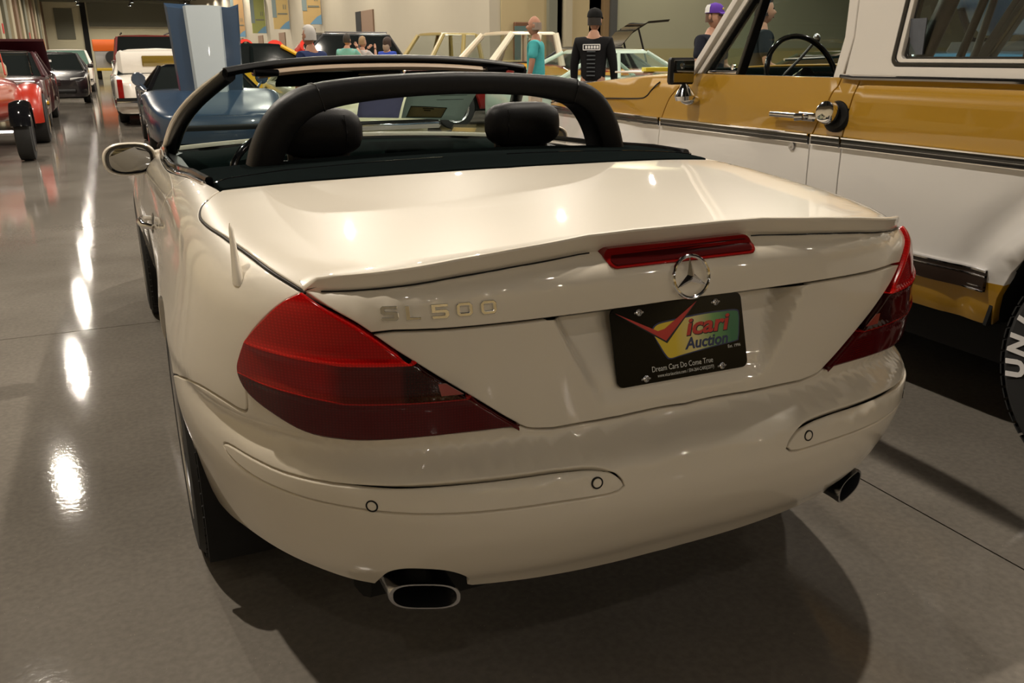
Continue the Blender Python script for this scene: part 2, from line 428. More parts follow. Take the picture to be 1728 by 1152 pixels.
# --- rear bumper
ARC = [(1.10 + .372 * math.cos(a), .33 + .372 * math.sin(a)) for a in np.linspace(math.radians(135.3), math.radians(184), 9)]
arc_r = qs([fx(y, z) for y, z in ARC], 2)
seam = qs([(.7995, .340, .717), (.803, .345, .672), (.813, .367, .664), (.833, .413, .668), (.867, .525, .664), (.891, .702, .625), fx(.836, .591)], 4)
ks = min(range(len(tlo)), key=lambda i: (tlo[i][0] - seam[0][0]) ** 2 + (tlo[i][1] - seam[0][1]) ** 2)
seam[0] = tlo[ks]
lip = qs([fx(.70, .315), fx(.60, .325), (.845, .46, .333), (.80, .34, .328), (.735, .265, .318), (.676, .225, .306), (.630, .20, .302)], 4)
cut = qs([(.630, .20, .302), (.618, .185, .330), (.600, .174, .362), (.570, .168, .380), (.534, .163, .385), (.49, .155, .380), (.462, .145, .360), (.450, .143, .335), (.452, .148, .312), (.440, .150, .303)], 4)
lip2 = qs([(.440, .150, .303), (.38, .145, .302), (.3, .14, .296), (.2, .14, .289), (.1, .14, .284), (0, .14, .282)], 3)
# strip insets
STRT = [(.190, .545)]
strip = qs([fy(.190, .540), fy(.196, .553), fy(.215, .570), fy(.250, .581), fy(.31, .585), fy(.40, .585), fy(.5, .583), fy(.6, .578), (.69, .179, .573), (.758, .263, .570), (.805, .347, .573), (.834, .43, .573), (.838, .455, .562), (.826, .415, .545), (.80, .345, .535), (.76, .270, .532), (.70, .20, .531), fy(.6, .529), fy(.5, .529), fy(.4, .530), fy(.3, .530), fy(.23, .528), fy(.20, .531)], 3)
strip = join(strip, [strip[0]])
half = join(trb[::-1], tlo[::-1][:len(tlo) - ks], seam, arc_r, lip, cut, lip2)
poly = join(half, mir(half))
panel('rear_bumper', poly, SB(), M['ivory'], hero, step=.014, depth=.02, holes=[strip, mir(strip)])
for s in (1, -1):
    st = panel('bumper_strip', strip if s > 0 else mir(strip), SB(), M['ivory'], hero, step=.02, depth=.02, off=.0015)
    # parking sensors: a ring groove round a body-coloured disc
    for (x, z) in ((.245, .556), (.632, .541)):
        p = np.array(fy(x, z)); n = nrm(p[None])[0]; p = p * [s, 1, 1]; n = n * [s, 1, 1]
        MB().lathe([(.0115, -.003), (.0115, .0022), (.0090, .0024), (.0088, -.001)], p, n, 28).build('sensor_ring', M['black_plastic'], st, True, .6)
        MB().lathe([(.0088, -.002), (.0088, .0018), (.0078, .0028), (.0001, .0030)], p, n, 28).build('sensor', M['ivory'], st, True, .6)
# --- quarter panels
belt1 = qs([fz(.735, 1.062), fz(.748, 1.16), fz(.762, 1.27), fz(.783, 1.415)], 3)
doorR = qs([fz(.783, 1.415), (.83, 1.434, .935), fx(1.47, .89), fx(1.54, .81), fx(1.60, .72), fx(1.635, .60), fx(1.64, .48), fx(1.62, .40), fx(1.58, .345)], 3)
arc_f = qs([fx(y, z) for y, z in [(1.10 + .372 * math.cos(a), .33 + .372 * math.sin(a)) for a in np.linspace(math.radians(4), math.radians(135.3), 16)]], 2)
half = join(qs([fz(.735, 1.062), fz(.757, 1.025), fz(.775, .985)], 3), shut, tlo[:ks + 1], seam, arc_f[::-1], [tuple(fwd(np.array(fx(1.56, .345))))], doorR[::-1], belt1[::-1])
for s in (1, -1):
    panel('rear_quarter_panel', half if s > 0 else mir(half), SB(), M['ivory'], hero, step=.022, gap=.005)
# --- doors, sills, front wings, bonnet, front bumper
beltD = qs([fz(.783, 1.415), fz(.801, 1.6), fz(.815, 1.87), fz(.815, 2.2), fz(.80, 2.6), fz(.785, 2.85)], 3)
doorF = qs([fz(.785, 2.85), fx(2.88, .90), fx(2.95, .75), fx(2.97, .6), fx(2.95, .45), fx(2.92, .345)], 3)
sillT = qs([fx(1.58, .345), fx(2.2, .345), fx(2.92, .345)], 6)
dr = join(doorR[::-1], beltD, doorF, sillT[::-1])
sill = join(sillT, qs([fx(2.92, .345), fx(3.27, .345), fx(3.27, .24), fx(2.3, .22), fx(1.49, .24), fx(1.49, .345)], 1, False))
wingA = [fx(y, z) for y, z in [(3.66 + .372 * math.cos(a), .33 + .372 * math.sin(a)) for a in np.linspace(math.radians(176), math.radians(0), 14)]]
hoodS = qs([fz(.785, 2.85), fz(.74, 3.0), fz(.70, 3.3), fz(.66, 3.7), fz(.60, 4.1), fz(.52, 4.32)], 4)
wing = join(hoodS, qs([fz(.52, 4.32), fz(.70, 4.2), fx(4.15, .60), fx(4.05, .45), fx(4.03, .33)], 3), qs(wingA[::-1], 2), qs([fx(3.27, .345), fx(2.92, .345)], 2), doorF[::-1])
for s in (1, -1):
    g = (lambda p: p) if s > 0 else mir
    d_ = panel('door', g(dr), SB(), M['ivory'], hero, step=.035)
    p = np.array(fx(1.86, .775)) * [s, 1, 1]; n = nrm(p[None])[0]
    hb = MB(); hb.tube([p + n * .004 + np.array([0, -.09, .0]), p + n * .03 + np.array([0, -.07, 0]), p + n * .038, p + n * .03 + np.array([0, .07, 0]), p + n * .004 + np.array([0, .09, 0])], [.008, .011, .012, .011, .008], 10)
    hb.build('door_handle', M['chrome'], d_)
    MB().lathe([(.03, -.005), (.034, .002), (.028, .004), (.0, -.004)], p + np.array([0, .0, -.002]), n, 20).build('handle_cup', M['black_gloss'], d_)
    tb = MB(); tb.tube([np.array(fz(s * x, y)) + [0, 0, .006] for x, y in [(.748, 1.2), (.766, 1.42), (.785, 1.6), (.797, 1.87), (.797, 2.2), (.783, 2.6), (.77, 2.82)]], .011, 8, sx=1.0)
    tb.build('window_seal', M['black_gloss'], d_)
    tb = MB(); tb.tube([np.array(fz(s * x, y)) + [0, 0, .004] for x, y in [(.764, 1.2), (.783, 1.42), (.801, 1.6), (.812, 1.87), (.812, 2.2), (.797, 2.6), (.782, 2.82)]], .005, 8)
    tb.build('belt_moulding', M['chrome'], d_)
    panel('sill', g(sill), SB(), M['ivory'], hero, step=.05)
    panel('front_wing', g(wing), SB(), M['ivory'], hero, step=.05)
hh = join(qs([fz(0, 2.90), fz(.3, 2.90), fz(.6, 2.87), fz(.785, 2.85)], 2), hoodS, qs([fz(.52, 4.32), fz(.3, 4.40), fz(0, 4.42)], 2))
panel('bonnet', join(hh, mir(hh)), SB(), M['ivory'], hero, step=.05)
hh = join(qs([fz(0, 4.42), fz(.3, 4.40), fz(.52, 4.32)], 2), qs([fz(.52, 4.32), fz(.70, 4.2), fx(4.15, .60), fx(4.05, .45), fx(4.03, .33), fx(4.03, .24)], 3), qs([fx(4.1, .24), (.5, 4.42, .24), (.0, 4.45, .24)], 2))
panel('front_bumper', join(hh, mir(hh)), SB(), M['ivory'], hero, step=.05)
# --- dark inner body behind the shut lines, open at the cockpit and the wheel arches
ck = qs([fz(.735, 1.07), fz(.745, 1.3), fz(.775, 1.6), fz(.79, 2.2), fz(.76, 2.85)], 2)
ck = join([(-a, b) for a, b in ck][::-1], ck, mir(qs([fz(.4, 2.88), fz(0, 2.9)], 1))[::-1])
def circ(yc, r, s): return mirp(qs([fx(yc + r * math.cos(a), .33 + r * math.sin(a)) for a in np.linspace(math.radians(-38), math.radians(218), 20)], 1, False)) if s < 0 else qs([fx(yc + r * math.cos(a), .33 + r * math.sin(a)) for a in np.linspace(math.radians(-38), math.radians(218), 20)], 1, False)
out = join([tuple(p) for p in fwd(np.array([(0.0, .3, .25)] + [(x, y, .25) for x, y in [(.3, .3), (.55, .33), (.7, .45), (.8, .62)]]))])
arcI = [fx(1.10 + .392 * math.cos(a), .33 + .392 * math.sin(a)) for a in np.linspace(math.radians(190), math.radians(-8), 18)]
arcJ = [fx(3.66 + .392 * math.cos(a), .33 + .392 * math.sin(a)) for a in np.linspace(math.radians(190), math.radians(-8), 18)]
hs = join(qs([(0, .165, .27), (.3, .175, .27), (.42, .185, .29), (.44, .16, .35), (.46, .16, .40), (.61, .19, .40), (.64, .23, .34), (.74, .31, .29), fx(.68, .27)], 1, False), qs(arcI, 1, False), qs([fx(1.9, .25), fx(2.8, .25)], 1, False), qs(arcJ, 1, False), qs([fx(4.1, .25), (.6, 4.4, .25), (0, 4.45, .25)], 1, False))
ckh = join(qs([fz(0, 1.02), fz(.5, 1.06), fz(.725, 1.09), fz(.735, 1.3), fz(.76, 1.6), fz(.775, 2.2), fz(.755, 2.83), fz(.4, 2.86), fz(0, 2.88)], 2))
rf = fwd(np.array([(.8, .2, .5), (0, .1, .60), (0, .1, .88)]))
panel('inner_body', join(hs, mir(hs)), SB(True), M['shell'], hero, step=.05, holes=[join(ckh, mir(ckh))], off=-.022, gap=.0, roll=.001, depth=.02, fine=((-1.1, rf[1][1] - .08, 1.1, rf[2][1] + .1), .016))
MB().box((-.62, .35, .19), (.62, 4.2, .30), .03).box((-.45, .25, .22), (.45, .4, .5), .03).build('floor_pan', M['shell'], hero)
for s in (1, -1):
    for yc, nm in ((1.10, 'rear'), (3.66, 'front')):
        a = MB(); rr = []
        for k in range(21):
            t = math.radians(-30 + 240 * k / 20); rr.append([(s * .60, yc + .40 * math.cos(t), .33 + .40 * math.sin(t)), (s * .885, yc + .40 * math.cos(t), .33 + .40 * math.sin(t)), (s * .885, yc + .385 * math.cos(t), .33 + .385 * math.sin(t)), (s * .60, yc + .385 * math.cos(t), .33 + .385 * math.sin(t))])
        a.loft(rr, True, True); a.box((s * .60 - .01, yc - .40, .20), (s * .60 + .01, yc + .40, .70)); a.build('wheel_well', M['shell'], hero)

# --- tail lamps
def tail_mat(name):
    m = mat(name, (.4, .01, .01), 0.10, coat=.35, coat_rough=0.02, spec=.25); nt = m.node_tree; b = nt.nodes['Principled BSDF']; L = nt.links.new
    tc = nt.nodes.new('ShaderNodeTexCoord'); wv = nt.nodes.new('ShaderNodeTexWave'); wv.bands_direction = 'X'; wv.inputs['Scale'].default_value = 62
    w2 = nt.nodes.new('ShaderNodeTexWave'); w2.bands_direction = 'Z'; w2.inputs['Scale'].default_value = 62
    ml = nt.nodes.new('ShaderNodeMath'); ml.operation = 'MULTIPLY'; L(tc.outputs['Object'], wv.inputs['Vector']); L(tc.outputs['Object'], w2.inputs['Vector']); L(wv.outputs['Fac'], ml.inputs[0]); L(w2.outputs['Fac'], ml.inputs[1])
    at = nt.nodes.new('ShaderNodeAttribute'); at.attribute_name = 'band'
    cr = nt.nodes.new('ShaderNodeValToRGB'); cr.color_ramp.interpolation = 'CONSTANT'; e = cr.color_ramp.elements
    e[0].position = 0; e[0].color = (.085, .002, .003, 1); e[1].position = .295; e[1].color = (.30, .008, .006, 1)
    for p, c in ((.305, (.085, .006, .005)), (.595, (.65, .012, .010)), (.625, (.42, .004, .004))): k = e.new(p); k.color = (*c, 1)
    L(at.outputs['Fac'], cr.inputs[0])
    # outboard half of the middle band stays red, inboard is smoked
    sx = nt.nodes.new('ShaderNodeSeparateXYZ'); L(tc.outputs['Object'], sx.inputs[0]); ab = nt.nodes.new('ShaderNodeMath'); ab.operation = 'ABSOLUTE'; L(sx.outputs[0], ab.inputs[0])
    r2 = nt.nodes.new('ShaderNodeValToRGB'); r2.color_ramp.interpolation = 'LINEAR'; f = r2.color_ramp.elements; f[0].position = .56; f[0].color = (.35, .5, .5, 1); f[1].position = .57; f[1].color = (1, 1, 1, 1)
    k = f.new(.66); k.color = (1.3, .8, .8, 1); k = f.new(.69); k.color = (3.6, .9, .9, 1)
    L(ab.outputs[0], r2.inputs[0])
    inb = nt.nodes.new('ShaderNodeMath'); inb.operation = 'COMPARE'; inb.inputs[1].default_value = .45; inb.inputs[2].default_value = .145; L(at.outputs['Fac'], inb.inputs[0])
    mm = nt.nodes.new('ShaderNodeMix'); mm.data_type = 'RGBA'; mm.blend_type = 'MULTIPLY'; L(inb.outputs[0], mm.inputs[0]); L(cr.outputs[0], mm.inputs[6]); L(r2.outputs[0], mm.inputs[7])
    dk = nt.nodes.new('ShaderNodeMapRange'); dk.inputs[3].default_value = .78; dk.inputs[4].default_value = 1.2; L(ml.outputs[0], dk.inputs[0])
    m3 = nt.nodes.new('ShaderNodeMix'); m3.data_type = 'RGBA'; m3.blend_type = 'MULTIPLY'; m3.inputs[0].default_value = 1; L(mm.outputs[2], m3.inputs[6]); L(dk.outputs[0], m3.inputs[7]); L(m3.outputs[2], b.inputs['Base Color'])
    return m
M['lens'] = tail_mat('tail_lens')
M['lens_bright'] = mat('bright_red_lens', (.22, .006, .005), .12, coat=.3, spec=.3)
def ribz(z):   # ridges across the lamp
    return .006 * math.exp(-((z - .803) / .006) ** 2) + .005 * math.exp(-((z - .742) / .006) ** 2)
def tl_bulge(q, P, N):
    z = P[:, 2]; fd = 1 - ss(.765, .797, np.abs(P[:, 0])) * .9; r = (.006 * np.exp(-((z - RZ1(P)) / .008) ** 2) + .0045 * np.exp(-((z - RZ2(P)) / .008) ** 2)) * fd
    d = .010 + r
    e = 1e-3
    g = (-2 * (z - RZ1(P)) / .008 ** 2 * .006 * np.exp(-((z - RZ1(P)) / .008) ** 2) - 2 * (z - RZ2(P)) / .008 ** 2 * .0045 * np.exp(-((z - RZ2(P)) / .008) ** 2)) * fd
    T = np.zeros_like(P); T[:, 2] = 1; T -= N * np.sum(T * N, 1)[:, None]
    N2 = N - T * g[:, None] * .8; N2 /= np.linalg.norm(N2, axis=1)[:, None]
    return P + N * d[:, None], N2
def RZ1(P): return .792 + .0 * P[:, 0] + .11 * np.clip(np.abs(P[:, 0]) - .66, 0, 1)
def RZ2(P): return .722 + .16 * np.clip(np.abs(P[:, 0]) - .66, 0, 1)
lamp = join(tli, tlo[::-1])
for s in (1, -1):
    tl = panel('tail_lamp', lamp if s > 0 else mir(lamp), SB(bulge=tl_bulge), M['lens'], hero, step=.0075, depth=.03, gap=.004, roll=.004)
    co = np.array([v.co[:] for v in tl.data.vertices]); at = tl.data.attributes.new('band', 'FLOAT', 'POINT')
    at.data.foreach_set('value', np.clip(.3 + .3 * (co[:, 2] - RZ2(co)) / (RZ1(co) - RZ2(co)), 0, 1))
    tl['label'] = 'red ribbed tail lamp lens with a smoked band'
    rev = [np.array(fy(x, z)) for x, z in ((.462, .733), (.50, .733), (.505, .755), (.492, .755))]
    rv = MB(); rv.loft([[(p + nrm(p[None])[0] * .0125) * [s, 1, 1] for p in rev], [(p + nrm(p[None])[0] * .015) * [s, 1, 1] for p in rev]], True, True)
    rv.build('reflector', mat('pink_reflector', (.30, .05, .04), .2, coat=1.0), tl)
# --- spoiler lip along the trailing edge
sp = MB(); rings = []
SPT = ([0, .1, .2, .35, .45, .53, .6, .66, .695], [.9455, .9455, .944, .936, .929, .921, .9145, .909, .906])
for x in np.linspace(-.695, .695, 71):
    a = abs(x); zb = float(np.interp(a, *SPT)); yb = fy(a, zb)[1]
    ov = float(np.interp(a, [0, .3, .45, .6, .695], [.020, .017, .013, .006, .0])); h = float(pch([0, .35, .6, .66, .685, .695], [.040, .037, .031, .028, .020, .006])(a))
    yt = yb - ov; zt = zb + h; dp = float(np.interp(a, [0, .5, .66, .695], [.11, .10, .075, .03])); yl = yb + dp; zl = fz(x, yl)[2] + .0008
    row = [(x, yb + .012, zb - .008), (x, yb + .0005, zb), (x, yb - ov * .35, zb + h * .30), (x, yt + .001, zt - .009), (x, yt - .0015, zt - .005), (x, yt - .0005, zt - .0015), (x, yt + .003, zt)]
    for u in (.15, .35, .6, .82): row.append((x, yt + (yl - yt) * u, zl + (zt - zl) * (1 - u) ** 1.7 + (fz(x, yt + (yl - yt) * u)[2] - zl if u > .3 else 0) * u))
    row += [(x, yl, zl), (x, yl, zl - .02)]; rings.append(row)
sp.loft(rings, True, True); spo = sp.build('spoiler', M['ivory'], hero, True, .75)
for s in (-1, 1): MB().tube([(s * x, fy(x, z)[1] - .0008, z) for x, z in [(xx, float(np.interp(xx, *SPT)) - .0005) for xx in np.linspace(.186, .67, 24)]], .0016, 5).build('spoiler_seal', M['black_plastic'], spo)
# --- high brake light
bp = MB(); bp2 = MB(); pts = []; 
def pill(w, h, n=10): return [(w - h + h * math.cos(t), h * math.sin(t)) for t in np.linspace(-PI / 2, PI / 2, n)] + [(-(w - h) + h * math.cos(t), h * math.sin(t)) for t in np.linspace(PI / 2, 3 * PI / 2, n)]
def on_rear(pl, zc, o, slope=0):
    out = []
    for px, pz in pl:
        y = fy(abs(px), min(.938, zc + pz))[1] + max(0, zc + pz - .938) * .45; out.append((px, y - o, zc + pz))
    return out
brk = MB().loft([on_rear(pill(.168, .0165), .936, -.03, .35), on_rear(pill(.168, .0165), .936, .003, .35), on_rear(pill(.1655, .0140), .936, .0052, .35)]).build('brake_light', M['lens_bright'], hero, True, .6)
M['lens_core'] = mat('brake_light_core', (.05, .004, .004), .15, spec=.25)
MB().loft([on_rear(pill(.161, .0105), .936, .0045, .35), on_rear(pill(.159, .009), .936, .0066, .35)]).build('lamp_core', M['lens_core'], brk, True, .5)
# --- star emblem
em = MB(); ec = Vector((0, .104, .893)); eax = Vector((1, 0, 0)); eay = Vector((0, .22, 1)).normalized(); ean = eax.cross(eay)   # ean points to the rear (-y)
if ean.y > 0: ean = -ean
RR_ = .0395
em.tube([ec + (eax * math.cos(t) + eay * math.sin(t)) * RR_ for t in np.linspace(0, 2 * PI, 49)[:-1]], .0036, 8, loop=True)
for k in range(3):
    t = PI / 2 + k * 2 * PI / 3; d = eax * math.cos(t) + eay * math.sin(t); n_ = eax * math.cos(t + PI / 2) + eay * math.sin(t + PI / 2)
    d2 = eax * math.cos(t + PI / 3) + eay * math.sin(t + PI / 3); d3 = eax * math.cos(t - PI / 3) + eay * math.sin(t - PI / 3)
    em.add([ec + ean * .007, ec + d2 * .009, ec + d * (RR_ + .001), ec + d3 * .009, ec - ean * .004], [(0, 1, 2), (0, 2, 3), (4, 2, 1), (4, 3, 2)])
em.build('star_emblem', M['chrome'], hero, True, .35)
# --- badge letters S L 5 0 0
def stroke_char(ch):
    w, h, t = .030, .0255, .0072
    def R(x0, y0, x1, y1): return [(x0, y0), (x1, y0), (x1, y1), (x0, y1)]
    b = w * .96; m = (h - t * .75) / 2; tt = t * .8
    if ch == 'L': return [[(0, 0), (w * .82, 0), (w * .86, tt * .9), (t, tt), (t, h), (0, h)]]
    if ch == 'S': return [[(.002, 0), (w - .004, 0), (w, .004), (w, m + tt - .002), (w - .004, m + tt), (t + .001, m + tt + .0006), (t, m + tt + .002), (t, h - tt - .001), (t + .001, h - tt), (w - .001, h - tt), (w - .001, h), (.004, h), (0, h - .004), (0, m + .003), (.004, m), (w - t - .001, m - .0006), (w - t, m - .002), (w - t, tt + .001), (w - t - .001, tt), (.001, tt), (0, .003)]]
    if ch == '5': return [[(.001, 0), (w - .004, 0), (w, .004), (w, m + tt - .003), (w - .004, m + tt), (t, m + tt), (t, h - tt), (w - .001, h - tt), (w - .001, h), (0, h), (0, m), (w - t - .001, m), (w - t, m - .001), (w - t, tt + .001), (w - t - .001, tt), (0, tt)]]
    return None
bx = -.588
for ch, x0 in (('S', -.588), ('L', -.549), ('5', -.507), ('0', -.466), ('0', -.424)):
    wch = .030; xm = x0 + wch / 2
    p0 = np.array(fy(x0, .880)); p1 = np.array(fy(x0 + wch, .880)); ax = (p1 - p0) / np.linalg.norm(p1 - p0); pu = np.array(fy(x0, .894)); pd = np.array(fy(x0, .866)); ay = (pu - pd) / np.linalg.norm(pu - pd)
    nn = np.cross(ax, ay); nn = nn if nn[1] < 0 else -nn; o_ = pd + nn * .0003
    b_ = MB()
    if ch == '0':
        w_, h_ = .0305, .0262
        def rr(i, c_): return [(i + c_, i), (w_ - i - c_, i), (w_ - i, i + c_), (w_ - i, h_ - i - c_), (w_ - i - c_, h_ - i), (i + c_, h_ - i), (i, h_ - i - c_), (i, i + c_)]
        rg = [rr(0, .005), rr(.0012, .0045), rr(.0068, .0015), rr(.0080, .001), rr(.0080, .001)]; hs_ = [0, .0042, .0042, .003, 0]
        b_.loft([[o_ + ax * p[0] + ay * p[1] + nn * h for p in r_] for r_, h in zip(rg, hs_)], True, False)
    else:
        for pl in stroke_char(ch): b_.prism(pl, o_, ax, ay, nn * .0042)
    ow = b_.build('badge_letter', M['badge'], hero, False, bev=.0009)
# --- number plate (a show plate screwed into the recess)
M['plate_black'] = mat('plate_black', (.003, .003, .003), .12, spec=.25)
PC = Vector((0.0, .127, .763)); PX = Vector((1, 0, 0)); PY = Vector((0, .042, .146)).normalized(); PN = PX.cross(PY)
if PN.y > 0: PN = -PN
PX = PX  # plate x axis to the right as seen from behind
def pl3(x, y, h=0.0): return PC + PX * x + PY * y + PN * h
def rrect(w, h, r, n=6):
    out = []
    for cx, cy, a0 in ((w - r, h - r, 0), (-(w - r), h - r, 90), (-(w - r), -(h - r), 180), (w - r, -(h - r), 270)):
        for k in range(n + 1): t = math.radians(a0 + 90 * k / n); out.append((cx + r * math.cos(t), cy + r * math.sin(t)))
    return out
plate = root('number_plate', 'black auction show plate with a red tick and yellow-green badge on the ivory car', 'plate', tuple(PC))
pb = MB(); pb.loft([[pl3(a, b, 0) for a, b in rrect(.1524, .0762, .014)], [pl3(a, b, .0022) for a, b in rrect(.1524, .0762, .014)], [pl3(a, b, .0028) for a, b in rrect(.1516, .0754, .0135)]])
pb.build('plate_board', M['plate_black'], plate, True, .5)
def grad_mat():
    m = mat('badge_gradient', (.8, .7, .1), .4, coat=.4); nt = m.node_tree; b = nt.nodes['Principled BSDF']
    tc = nt.nodes.new('ShaderNodeTexCoord'); sx = nt.nodes.new('ShaderNodeSeparateXYZ'); mr = nt.nodes.new('ShaderNodeMapRange'); mr.inputs[1].default_value = -.065; mr.inputs[2].default_value = .135
    cr = nt.nodes.new('ShaderNodeValToRGB'); e = cr.color_ramp.elements; e[0].color = (.75, .55, .02, 1); e[0].position = .25; e[1].color = (.02, .16, .07, 1); e[1].position = .92
    k = e.new(.5); k.color = (.70, .62, .28, 1); k = e.new(.72); k.color = (.14, .34, .10, 1)
    nt.links.new(tc.outputs['Object'], sx.inputs[0]); nt.links.new(sx.outputs[0], mr.inputs[0]); nt.links.new(mr.outputs[0], cr.inputs[0]); nt.links.new(cr.outputs[0], b.inputs['Base Color']); return m
M['pl_grad'] = grad_mat(); M['pl_blue'] = mat('print_blue', (.01, .02, .10), .4, coat=.3); M['pl_red'] = mat('print_red', (.55, .02, .01), .4, coat=.3); M['pl_white'] = mat('print_white', (.7, .7, .66), .4, coat=.3)
def flat(name, poly, h, material, par):
    MB().prism(poly, pl3(0, 0, h), PX, PY, PN * .0003).build(name, material, par, False)
def soft(poly, n=5): return [tuple(p) for p in catmull(poly, n, True)]
bdg = soft([(-.062, .020), (-.052, .033), (-.02, .037), (.05, .041), (.100, .041), (.136, .039), (.141, .030), (.139, .010), (.134, -.014), (.126, -.020), (.07, -.024), (.0, -.031), (-.028, -.034), (-.038, -.027), (-.05, -.006)], 5)
bdg2 = [(a * 1.0 + (.0022 if a > .04 else -.0022), b * 1.05 + (.0008 if b > 0 else -.0008)) for a, b in bdg]
flat('badge_outline', bdg2, .0028, M['pl_blue'], plate); flat('badge_print', bdg, .0031, M['pl_grad'], plate)
flat('tick_shadow', [(-.1415, .0655), (-.0500, .0165), (-.038, .018), (.0455, .0690), (-.0335, -.0045)], .0034, M['ink'], plate)
flat('tick_print', [(-.1405, .0660), (-.0515, .0215), (-.036, .024), (.0445, .0695), (-.0355, .0005)], .0037, M['pl_red'], plate)
def ptext(nm, body, size, x, y, mt, h=.0036, sh=0., bold=0., width=None, rot=0.0):
    a = PX * math.cos(rot) + PY * math.sin(rot); b = PY * math.cos(rot) - PX * math.sin(rot)
    text_ob(nm, body, size, pl3(x, y, h), a, b, mt, plate, .00012, sh, bold, width=width)
ptext('word_shadow', 'icari', .046, .062, .0185, M['ink'], .0034, .25, .0022, .108); ptext('word_print', 'icari', .046, .061, .0195, M['pl_red'], .0038, .25, .0011, .106)
ptext('word_print', 'Auction', .031, .058, -.0125, M['pl_blue'], .0038, .25, .0009, .104)
ptext('small_print', 'Est. 1996', .0085, .123, -.030, M['pl_white'])
ptext('slogan_print', 'Dream Cars Do Come True', .0155, -.003, -.051, M['pl_white'], width=.142)
ptext('address_print', 'www.vicariauction.com / 504-264-CARS(2277)', .0095, .003, -.0645, M['pl_white'], sh=.2, width=.132)
for sx_, sy_ in ((-.089, .062), (.089, .062), (-.089, -.066), (.089, -.066)):
    sb = MB(); c_ = pl3(sx_, sy_, .0028); sb.lathe([(.0062, 0), (.0068, .0015), (.0040, .0025), (.0036, .0005), (.0001, .0005)], c_, PN, 14); sb.box((c_.x - .0105, c_.y - .0012, c_.z - .002), (c_.x + .0105, c_.y + .0002, c_.z + .002), .0008)
    sb.build('plate_screw', M['satin'], plate, True, .5)
# --- exhaust tips
for s in (1, -1):
    ex = MB(); c0 = np.array([s * .534, .162, .309]); rg = []
    for (k, yy) in ((1.0, .30), (1.0, .012), (1.03, .0), (1.0, -.006), (.90, -.006), (.86, .004), (.84, .26)):
        rg.append([(c0[0] + k * (.062 * (abs(math.cos(t)) ** .62) * (1 if math.cos(t) > 0 else -1)), c0[1] + yy + .035 * (c0[0] - s * .534 + s * .0), c0[2] + k * .0275 * (abs(math.sin(t)) ** .8) * (1 if math.sin(t) > 0 else -1)) for t in np.linspace(0, 2 * PI, 41)[:-1]])
    rg = [[(p[0], p[1] + .45 * (abs(p[0]) - .534) * (1 if True else 0), p[2]) for p in r_] for r_ in rg]
    ex.loft(rg, True, False); e_ = ex.build('exhaust_tip', M['satin'], hero, True, .8)
    MB().loft([[(p[0], p[1] - .02, p[2]) for p in rg[-1]], [(p[0], p[1] - .0, p[2]) for p in rg[-1]]], True, True).build('exhaust_bore', M['shell'], e_)
# --- aerial stub on the left rear wing
ab = np.array(fz(-.785, .425)); an = MB()
base_r = [[(ab[0] + .010 * math.cos(t) * k, ab[1] + dy + .026 * math.sin(t) * k, ab[2] + dz) for t in np.linspace(0, 2 * PI, 17)[:-1]] for k, dy, dz in ((1.1, 0, -.012), (1.0, .002, .004), (.75, .012, .028), (.55, .022, .058), (.4, .030, .085), (.15, .034, .095))]
an.loft(base_r); an.build('aerial', M['ivory'], hero, True, 1.0)
# --- wheels
def wheel(par, c, s, r=.33, w=.25, nspoke=10, rim=None, name='wheel', twin=True, letters=False, world=True):
    rim = rim or M['satin']; cx = c[0]; c = Vector(c); ax = Vector((s, 0, 0))
    t = MB(); t.lathe([(r * .68, -w * .48), (r * .80, -w * .5), (r * .93, -w * .48), (r * .99, -w * .40), (r, -w * .2), (r, w * .2), (r * .99, w * .40), (r * .93, w * .48), (r * .80, w * .5), (r * .68, w * .47), (r * .66, w * .40), (r * .66, -w * .4)], c, ax, 48, False)
    for k in range(0, 60):   # tread blocks
        a = 2 * PI * k / 60
        for xo in (-.33, -.11, .11, .33):
            u = Vector((0, math.cos(a), math.sin(a))); v = Vector((0, -math.sin(a), math.cos(a))); p = c + ax * (xo * w * 1.05) + u * (r * .998)
            hw, hl = w * .085, r * 2 * PI / 60 * .40
            if k % 2 == 0 or xo in (-.33, .33): t.add([p + ax * hw + v * hl, p - ax * hw + v * hl, p - ax * hw - v * hl, p + ax * hw - v * hl] + [q_ + u * .005 for q_ in (p + ax * hw + v * hl, p - ax * hw + v * hl, p - ax * hw - v * hl, p + ax * hw - v * hl)], [(4, 5, 6, 7), (0, 1, 5, 4), (1, 2, 6, 5), (2, 3, 7, 6), (3, 0, 4, 7)])
    to = t.build(name, M['rubber'], par, True, .6, world)
    R = MB(); R.lathe([(r * .67, w * .46), (r * .69, w * .49), (r * .66, w * .47), (r * .62, w * .30), (r * .60, -w * .4), (r * .66, -w * .45)], c, ax, 40, False)
    R.lathe([(r * .16, w * .1), (r * .17, w * .40), (r * .10, w * .44), (0.001, w * .44)], c, ax, 20, True)
    for k in range(nspoke):
        a = 2 * PI * k / nspoke; u = Vector((0, math.cos(a), math.sin(a))); v = Vector((0, -math.sin(a), math.cos(a)))
        q0, q1 = c + ax * w * .36 + u * r * .12, c + ax * w * .40 + u * r * .64; a0, a1 = r * .055, r * .035
        R.add([q0 + v * a0, q0 - v * a0, q1 - v * a1, q1 + v * a1] + [q_ - ax * w * .12 for q_ in (q0 + v * a0, q0 - v * a0, q1 - v * a1, q1 + v * a1)], [(0, 1, 2, 3), (7, 6, 5, 4), (0, 4, 5, 1), (1, 5, 6, 2), (2, 6, 7, 3), (3, 7, 4, 0)])
    R.build('rim', rim, to, True, .5, world)
    MB().lathe([(r * .60, -.01), (r * .60, .01)], c, ax, 32, True).build('brake_disc', M['shell'], to, True, .5, world)
    return to
